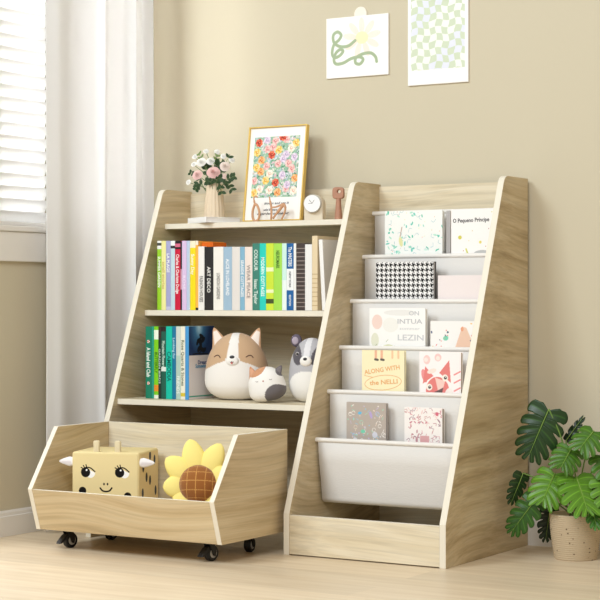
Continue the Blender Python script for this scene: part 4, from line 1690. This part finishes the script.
FLW = [(.10, .91, 'r'), (.30, .80, 'p'), (.55, .78, 'y'), (.92, .88, 'y'), (.40, .70, 'r'), (.07, .75, 'y'), (.18, .62, 'o'), (.55, .55, 'p'), (.08, .50, 'y'), (.18, .43, 'o'),
       (.38, .39, 'c'), (.52, .24, 'r'), (.18, .14, 'c'), (.58, .08, 'o'), (.66, .36, 'l'), (.76, .14, 'p'), (.94, .30, 'o'), (.05, .28, 'p'), (.86, .46, 'p'), (.28, .95, 'l'),
       (.70, .95, 'p'), (.62, .99, 'r'), (.78, .20, 'l'), (.90, .65, 'l'), (.46, .93, 'p'), (.72, .70, 'l'), (.78, .55, 'p'), (.30, .52, 'p'), (.66, .63, 'l'), (.40, .12, 'c'), (.82, .80, 'c'), (.30, .28, 'y'), (.93, .10, 'c'), (.06, .08, 'y'), (.42, .83, 'p')]
PAL = {'r': ((206, 66, 46), (232, 120, 84), (150, 40, 36)), 'p': ((232, 172, 168), (244, 208, 200), (214, 130, 130)), 'y': ((240, 196, 84), (248, 222, 150), (224, 160, 60)),
       'o': ((234, 158, 84), (246, 196, 140), (214, 120, 60)), 'c': ((246, 226, 204), (250, 240, 226), (230, 180, 160)), 'l': ((212, 190, 214), (232, 218, 232), (186, 160, 196))}
for fx, fy, k in FLW:
    x, y = ax0 + (ax1 - ax0) * fx, ay0 + (ay1 - ay0) * fy
    a, b_, d_ = PAL[k]
    rr = 0.0116 if k in 'rcyo' else 0.0112
    for q in range(7):
        an = q * 0.9 + fx * 5
        p.ell(x + rr * .55 * math.cos(an), y + rr * .55 * math.sin(an), rr * .55, rr * .45, a if q % 2 else b_, an)
    p.ell(x, y, rr * .45, rr * .42, d_)
    p.ell(x + .001, y + .001, rr * .22, rr * .2, b_)
keep = p.c
p.c = np.where(inside[..., None], keep, np.array((246, 244, 240), float))
p.mesh('print', (fr, fd * 0.45, fr), (1, 0, 0), (0, 0, 1), M_print, pf)
mk = mat('ink_84_84_90', (84, 84, 90), 0.6)
for s_, z_, w_, x_ in (('bloom and see it', phh * .180, .085, .55), ('wild flowers', phh * .110, .048, .45), ('a garden of colour', phh * .070, .11, .5)):
    text('caption', s_, 0.010, mk, pf, frame_m((fr + pw * x_, fd * 0.45 - 0.0003, fr + z_), (1, 0, 0), (0, 0, 1)), w_, shear=0.3)

# two little wooden hands standing before the picture
M_hand = noise_bump(mat('rosy_beech', (206, 158, 122), 0.5, 0.3), 50, 0.1)
HY = -0.134


def hp(u, v, dy_=0.0):
    return at(u, v, 'Y', HY + dy_)


o1 = hp(255.5, 219)
w1 = thing('wooden_figurine', 'small wooden loop figurine before the picture at the left', 'figurine', (o1.x, HY, zT + 0.0003))
org = Vector((o1.x, HY, zT))
dz0 = zT - hp(255.5, 219).z


def hl_(pts, dy_=0.0):
    return [tuple(hp(u, v, dy_) - org + Vector((0, 0, dz0))) for u, v in pts]


bm = NB()
loop = smooth_curve(hl_([(255, 201), (252.8, 208), (252.8, 215), (255, 218.3), (258.4, 216.5), (259.4, 210), (257.6, 203.5), (255, 201)]), 6)[:-1]
tube(bm, loop, 0.0036, 10, closed=True)
obj('loop', bm, M_hand, w1, smooth=True)
bm = NB()
tube(bm, smooth_curve(hl_([(255, 202.4), (254.2, 198.5), (253.9, 195.5), (255.6, 193.6), (257.6, 194.6)]), 6), [0.003] * 8 + [0.0022] * 17, 10)
obj('neck', bm, M_hand, w1, smooth=True)
o2 = hp(277, 219)
w2 = thing('wooden_figurine', 'wooden bent leg figurine before the picture, beside the loop figurine', 'figurine', (o2.x, HY, zT + 0.0003))
org = Vector((o2.x, HY, zT))
dz0 = zT - hp(277, 219).z
bm = NB()
tube(bm, smooth_curve(hl_([(269.4, 194.5), (270.2, 199.5), (271.2, 205), (271.4, 212), (271, 217.6)]), 6), [0.0022] * 6 + [0.0032] * 12 + [0.0030] * 7, 10)
obj('arm', bm, M_hand, w2, smooth=True)
bm = NB()
tube(bm, smooth_curve(hl_([(271.3, 205.6), (277, 204.5), (282.5, 202)]), 6), 0.0026, 10)
tube(bm, smooth_curve(hl_([(273, 216.4), (276.5, 211.5), (280.5, 206.5), (284, 201.6)]), 6), [0.0032] * 8 + [0.0044] * 11, 10)
obj('thigh', bm, M_hand, w2, smooth=True)
bm = NB()
tube(bm, smooth_curve(hl_([(284, 201.8), (285.3, 206.5), (284, 212), (281.5, 217.3)]), 6), [0.0038] * 6 + [0.0028] * 13, 10)
obj('shin', bm, M_hand, w2, smooth=True)

# clock
CY_ = -0.118
cb = at(313.5, 219, 'Y', CY_)
ck = thing('table_clock', 'small round white table clock on a pale wooden stand', 'clock', (cb.x, CY_, zT + 0.0003), R(14))
cw = 0.0255
bm = NB()
pts = []
for k in range(21):
    a = math.pi * k / 20
    pts.append((0.0280 * math.cos(a), 0.0460 + 0.0280 * math.sin(a)))
poly = [(0.0280, 0.0)] + pts + [(-0.0280, 0.0)]
va = [bm.verts.new((x, -0.002, z)) for x, z in poly]; vb = [bm.verts.new((x, 0.030, z)) for x, z in poly]
bm.faces.new(va); bm.faces.new(vb[::-1])
for i in range(len(poly)):
    j = (i + 1) % len(poly)
    bm.faces.new((va[i], va[j], vb[j], vb[i]))
obj('stand', bm, noise_bump(mat('pale_maple', (226, 214, 192), 0.5, 0.3), 40, 0.05), ck, bevel=0.002)
MC = Matrix.Translation((0, -0.002, 0.0475)) @ Matrix.Rotation(R(90), 4, 'X')
bm = NB(); lathe(bm, [(0.0256, 0.0004), (0.0256, 0.012), (0.0246, 0.0128), (0.0240, 0.0116)], 48, MC)
obj('case', bm, mat('silver_grey', (204, 202, 198), 0.4, 0.5), ck, smooth=False)
bm = NB(); lathe(bm, [(0.0239, 0.0112), (0.0239, 0.0124)], 48, MC)
dl = obj('dial', bm, mat('dial_white', (246, 245, 243), 0.5), ck)
bm = NB()
for a, L, w in ((R(128), 0.0135, 0.0006), (R(58), 0.0125, 0.0005), (R(180), 0.012, 0.0004)):
    q = Matrix.Rotation(-a, 4, 'Y')
    box(bm, 0, L, -0.0150, -0.0146, -w, w, M=Matrix.Translation((0, 0, 0.0475)) @ q)
obj('hand', bm, mat('hand_grey', (110, 106, 102), 0.4), dl)

# keyhole-headed peg
KY = -0.105
kb = at(338.5, 218.5, 'Y', KY)
kg = thing('wooden_peg', 'rose brown wooden peg with a square head and a round hole', 'ornament', (kb.x, KY, zT + 0.0003), R(16))
M_peg = noise_bump(mat('rose_brown_wood', (180, 132, 108), 0.5, 0.3), 60, 0.1)
kz = at(338.5, 187.4, 'Y', KY).z - zT
bm = NB(); lathe(bm, [(0.0112, 0), (0.0116, 0.0015), (0.0094, 0.025), (0.0076, 0.048), (0.0070, kz - 0.031)], 32)
obj('body', bm, M_peg, kg, smooth=False)
# head: rounded square plate pierced by a hole, built as a ring of quads
bm = NB()
hr, hc = 0.0168, kz - 0.0165
n = 48
outer, inner = [], []
for k in range(n):
    a = 2 * math.pi * k / n
    e_ = 4.0
    rr = hr / ((abs(math.cos(a)) ** e_ + abs(math.sin(a)) ** e_) ** (1 / e_))
    outer.append((rr * math.cos(a), hc + rr * math.sin(a)))
    inner.append((0.0026 + 0.0050 * math.cos(a), hc + 0.004 + 0.0050 * math.sin(a)))
L4 = [[bm.verts.new((x, y, z)) for x, z in pl_] for pl_, y in ((outer, -0.008), (inner, -0.008), (inner, 0.008), (outer, 0.008))]
for i in range(4):
    A, B = L4[i], L4[(i + 1) % 4]
    for k in range(n):
        bm.faces.new((A[k], A[(k + 1) % n], B[(k + 1) % n], B[k]))
obj('head', bm, M_peg, kg, bevel=0.0025)

# ------------------------------------------------------------------ prints on the wall
def wall_print(label, u0, v0, u1, v1, paint, n):
    """(u0, v0) lower left, (u1, v1) upper right in the photo, on the wall"""
    a, b = at(u0, v0, 'Y', -0.006), at(u1, v1, 'Y', -0.006)
    w, h = b.x - a.x, b.z - a.z
    t = thing('art_print', label, 'wall art', (a.x, -0.0068, a.z))
    bm = NB(); box(bm, 0, w, 0, 0.0062, 0, h)
    obj('panel', bm, mat('white_art_board', (248, 246, 243), 0.7, 0.15), t, bevel=0.0005)
    p = Paint(w - 0.003, h - 0.003, n, (248, 246, 243))
    paint(p, p.w, p.h)
    p.mesh('print', (0.0015, -0.0004, 0.0015), (1, 0, 0), (0, 0, 1), M_print, t)
    return t, w, h


def pa_squiggle(p, w, h):
    c = (w * .58, h * .64)
    for k in range(9):
        a = 2 * math.pi * k / 9 + 0.2
        p.ell(c[0] + .040 * math.cos(a), c[1] + .036 * math.sin(a), .0225, .0095, (249, 231, 218), a)
    p.ell(c[0], c[1], .021, .018, (250, 233, 190))
    g = (166, 182, 148)
    S = [(.47, .60), (.36, .52), (.22, .52), (.12, .60), (.11, .72), (.18, .77), (.24, .71), (.20, .63), (.12, .56), (.09, .42), (.13, .34), (.22, .37), (.27, .44), (.22, .47), (.15, .41),
         (.12, .30), (.16, .23), (.28, .24), (.40, .30), (.54, .32), (.60, .27), (.55, .20), (.48, .22), (.48, .30), (.58, .36), (.72, .37), (.80, .30), (.82, .22)]
    p.stroke(smooth_curve([(w * a, h * b) for a, b in S], 6), 0.0046, g)


def pa_check(p, w, h):
    x0, x1, y0, y1 = w * .045, w * .955, h * .14, h * 1.0
    n = 8.6
    cell = (x1 - x0) / n
    wu = p.u + 0.0030 * np.sin(p.v * 105 + p.u * 40)
    wv = p.v + 0.0030 * np.sin(p.u * 100 + 1.7)
    a, b = np.floor((wu - x0) / cell).astype(int), np.floor((wv - y0) / cell).astype(int)
    ins = (p.u > x0) & (p.u < x1) & (p.v > y0)
    p.fill(ins, (242, 243, 236))
    p.fill(ins & ((a + b) % 2 == 0), (208, 218, 192))
    p.fill(ins & ((a + b) % 2 == 1) & ((a * 7 + b * 3) % 5 < 2), (228, 230, 240))


t, w, h = wall_print('square white print of a green squiggle and a peach flower', 326.5, 79, 388.5, 13, pa_squiggle, 420)
bm = NB()
lathe(bm, [(0.0205, -0.002), (0.0205, 0.002)], 40, Matrix.Translation((w * 0.55, 0.0035, h + 0.006)) @ Matrix.Rotation(R(90), 4, 'X'))
obj('hanging_tab', bm, mat('cream_tab', (242, 234, 220), 0.7), t)
wall_print('tall white print of a wavy pale green checkerboard', 408, 86, 468.3, -22, pa_check, 460)

# ------------------------------------------------------------------ potted monstera
PC = at(575.5, 558.3, 'Z', 0.0)
mo_t = thing('potted_monstera', 'green monstera plant in a beige woven pot on the floor', 'plant', (PC.x, PC.y, 0.0))
pb = lambda u, v, dy_: at(u, v, 'Y', PC.y + dy_) - Vector((PC.x, PC.y, 0))
PHT = at(575, 513.5, 'Y', PC.y).z
M_pot = bpy.data.materials.new('woven_rope_pot')
M_pot.use_nodes = True
nt = M_pot.node_tree
b_ = nt.nodes['Principled BSDF']
b_.inputs['Roughness'].default_value = 0.9
b_.inputs['Specular IOR Level'].default_value = 0.1
tc = nt.nodes.new('ShaderNodeTexCoord')
vo = nt.nodes.new('ShaderNodeTexVoronoi')
vo.inputs['Scale'].default_value = 62
cr = nt.nodes.new('ShaderNodeValToRGB')
cr.color_ramp.interpolation = 'LINEAR'
cr.color_ramp.elements[0].position, cr.color_ramp.elements[0].color = 0.07, (*lin((96, 74, 56)), 1)
cr.color_ramp.elements[1].position, cr.color_ramp.elements[1].color = 0.17, (*lin((196, 176, 146)), 1)
nt.links.new(tc.outputs['Object'], vo.inputs['Vector'])
nt.links.new(vo.outputs['Distance'], cr.inputs['Fac'])
nt.links.new(cr.outputs['Color'], b_.inputs['Base Color'])
r0 = 0.0535
r1 = 0.0660
prof = []
nr = 22
for k in range(nr * 4 + 1):
    t_ = k / (nr * 4)
    rad = r0 + (r1 - r0) * (1 - (1 - t_) ** 1.7)
    prof.append((rad + 0.0014 * abs(math.sin(math.pi * t_ * nr)), PHT * t_))
prof = [(0.045, 0.0)] + prof + [(r1 - 0.004, PHT + 0.001), (r1 - 0.007, PHT - 0.002), (r1 - 0.010, PHT - 0.016)]
bm = NB(); lathe(bm, prof, 64)
obj('pot', bm, M_pot, mo_t, smooth=True)
bm = NB(); lathe(bm, [(0.002, PHT - 0.0165), (r1 - 0.0103, PHT - 0.0165), (r1 - 0.012, PHT - 0.013), (0.002, PHT - 0.010)], 40)
obj('soil', bm, noise_bump(mat('dark_soil', (52, 40, 32), 0.95, 0.05), 160, 0.8, 0.004), mo_t)
# dark carrying slot of the pot (faces the room)
hd = pb(588.5, 518.8, 0)
ang = math.atan2(-0.86, 0.50)
bm = NB()
for k in range(9):
    a = ang - 0.06 + 0.05 * (k - 2)
pts_ = [Vector((math.cos(a), math.sin(a), 0)) * (r1 + 0.0002) + Vector((0, 0, PHT - 0.012)) for a in [R(-42) + R(26) * k / 8 for k in range(9)]]
tube(bm, pts_, 0.0032, 8)
obj('handle_strap', bm, mat('dark_leather', (44, 38, 36), 0.6), mo_t, smooth=True)


def monstera(bl_, tip, normal, width, dark, nl=6, droop=0.12, stem_top=None, seed=0, twist=0.0, slit=0.58, stem_side=None):
    """one split leaf from its stalk joint bl_ to tip, both (u, v, dy)"""
    rnd = random.Random(seed)
    B, T = pb(*bl_), pb(*tip)
    ax = T - B
    L = ax.length
    ax.normalize()
    N_ = Vector(normal)
    N_ = (N_ - ax * N_.dot(ax)).normalized()
    S_ = N_.cross(ax)
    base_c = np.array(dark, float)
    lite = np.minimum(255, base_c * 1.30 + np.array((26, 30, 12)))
    verts, cols, faces = [], [], []

    def add(x, y, zoff, c):
        yy = y
        z = zoff - droop * L * (x / L) ** 2 - 0.5 * yy * yy / (L * 0.9)
        verts.append(tuple(B + ax * x + S_ * yy + N_ * z))
        cols.append(c)
        return len(verts) - 1

    W = width

    def vein(t):
        # a side vein leaving the rib at share t: its start, heading and length
        x0 = L * (0.03 + 0.80 * t)
        a_ = R(132) - R(114) * t ** 0.72
        prof_ = math.sin(math.pi * (0.235 + 0.72 * t)) ** 0.75
        ln_ = W * prof_ / max(0.55, math.sin(a_) ** 0.6)
        if t > 0.75:
            ln_ = ln_ * (1 - (t - 0.75) / 0.25) + L * 0.17 * (t - 0.75) / 0.25
        return x0, a_, ln_

    for sg in (-1, 1):
        tj = [k / nl + (rnd.uniform(-.18, .18) / nl if 0 < k < nl else 0) for k in range(nl + 1)]
        for k in range(nl):
            t0, t1 = tj[k], tj[k + 1]
            tc, hf = (t0 + t1) / 2, (t1 - t0) / 2
            sl = slit * rnd.uniform(0.72, 1.1)
            n, m = 12, 10
            grid = []
            for j in range(n + 1):
                s_ = j / n
                gap = 0.0
                if s_ > sl:
                    g_ = (s_ - sl) / (1 - sl)
                    gap = 0.12 * min(1, g_ * 3) + 0.10 * g_
                row = []
                for q in range(m + 1):
                    e_ = (q / m - 0.5) * 2
                    t = tc + hf * e_ * (1 - gap)
                    x0, a_, ln_ = vein(t)
                    lenq = ln_ * s_ * (1 - 0.13 * abs(e_) ** 2.5 * s_)
                    bend = R(30) * (1 - t)
                    h_ = a_ - bend * s_ * 0.5
                    X_ = x0 + math.cos(h_) * lenq
                    Y_ = max(0.0, math.sin(h_) * lenq)
                    mid_ = q == m // 2
                    zo_ = 0.0020 * abs(e_) * min(1, s_ * 2) - 0.0012
                    w_ = 0.7 if (mid_ and s_ < .9) else (0.8 if j == 0 else 0.10 * s_)
                    row.append(add(X_, sg * Y_, zo_, lite * w_ + base_c * (1 - w_)))
                grid.append(row)
            for r_a, r_b in zip(grid, grid[1:]):
                for q in range(m):
                    f_ = (r_a[q], r_a[q + 1], r_b[q + 1], r_b[q])
                    faces.append(f_ if sg > 0 else f_[::-1])
    me = bpy.data.meshes.new('leaf')
    me.from_pydata(verts, [], faces)
    at_ = me.color_attributes.new('Col', 'FLOAT_COLOR', 'POINT')
    ca_ = np.ones((len(verts), 4)); ca_[:, :3] = lin(np.array(cols))
    at_.data.foreach_set('color', ca_.ravel())
    me.update()
    lf = link_mesh('leaf', me, vcol_mat('leaf_surface', 0.36, 0.4), mo_t, True)
    md = lf.modifiers.new('thickness', 'SOLIDIFY')
    md.thickness = 0.0007
    # rib and stalk
    bm = NB()
    rib = [B + ax * (L * q) + N_ * (0.0012 - droop * L * q * q) for q in [i / 8 * 0.95 for i in range(9)]]
    tube(bm, rib, [0.0012 * (1 - 0.8 * i / 8) for i in range(9)], 6)
    obj('rib', bm, mat('leaf_rib_green', (138, 168, 84), 0.5), lf, smooth=True)
    st = stem_top or Vector((0, 0, 0.03))
    root = Vector((rnd.uniform(-.014, .014), rnd.uniform(-.014, .014), PHT - 0.012))
    mid = root * 0.45 + B * 0.55 + Vector((0, 0, 0.25 * (B - root).length * (0.5 if B.z > PHT + .03 else 1.0)))
    if stem_side:
        mid = mid + Vector(stem_side)
    bm = NB()
    tube(bm, smooth_curve([tuple(root), tuple(mid), tuple(B)], 10), 0.0020, 8)
    obj('stem', bm, mat('leaf_stalk_green', (108, 138, 66), 0.5), mo_t, smooth=True)


CV = tuple((CAM - PC).normalized())
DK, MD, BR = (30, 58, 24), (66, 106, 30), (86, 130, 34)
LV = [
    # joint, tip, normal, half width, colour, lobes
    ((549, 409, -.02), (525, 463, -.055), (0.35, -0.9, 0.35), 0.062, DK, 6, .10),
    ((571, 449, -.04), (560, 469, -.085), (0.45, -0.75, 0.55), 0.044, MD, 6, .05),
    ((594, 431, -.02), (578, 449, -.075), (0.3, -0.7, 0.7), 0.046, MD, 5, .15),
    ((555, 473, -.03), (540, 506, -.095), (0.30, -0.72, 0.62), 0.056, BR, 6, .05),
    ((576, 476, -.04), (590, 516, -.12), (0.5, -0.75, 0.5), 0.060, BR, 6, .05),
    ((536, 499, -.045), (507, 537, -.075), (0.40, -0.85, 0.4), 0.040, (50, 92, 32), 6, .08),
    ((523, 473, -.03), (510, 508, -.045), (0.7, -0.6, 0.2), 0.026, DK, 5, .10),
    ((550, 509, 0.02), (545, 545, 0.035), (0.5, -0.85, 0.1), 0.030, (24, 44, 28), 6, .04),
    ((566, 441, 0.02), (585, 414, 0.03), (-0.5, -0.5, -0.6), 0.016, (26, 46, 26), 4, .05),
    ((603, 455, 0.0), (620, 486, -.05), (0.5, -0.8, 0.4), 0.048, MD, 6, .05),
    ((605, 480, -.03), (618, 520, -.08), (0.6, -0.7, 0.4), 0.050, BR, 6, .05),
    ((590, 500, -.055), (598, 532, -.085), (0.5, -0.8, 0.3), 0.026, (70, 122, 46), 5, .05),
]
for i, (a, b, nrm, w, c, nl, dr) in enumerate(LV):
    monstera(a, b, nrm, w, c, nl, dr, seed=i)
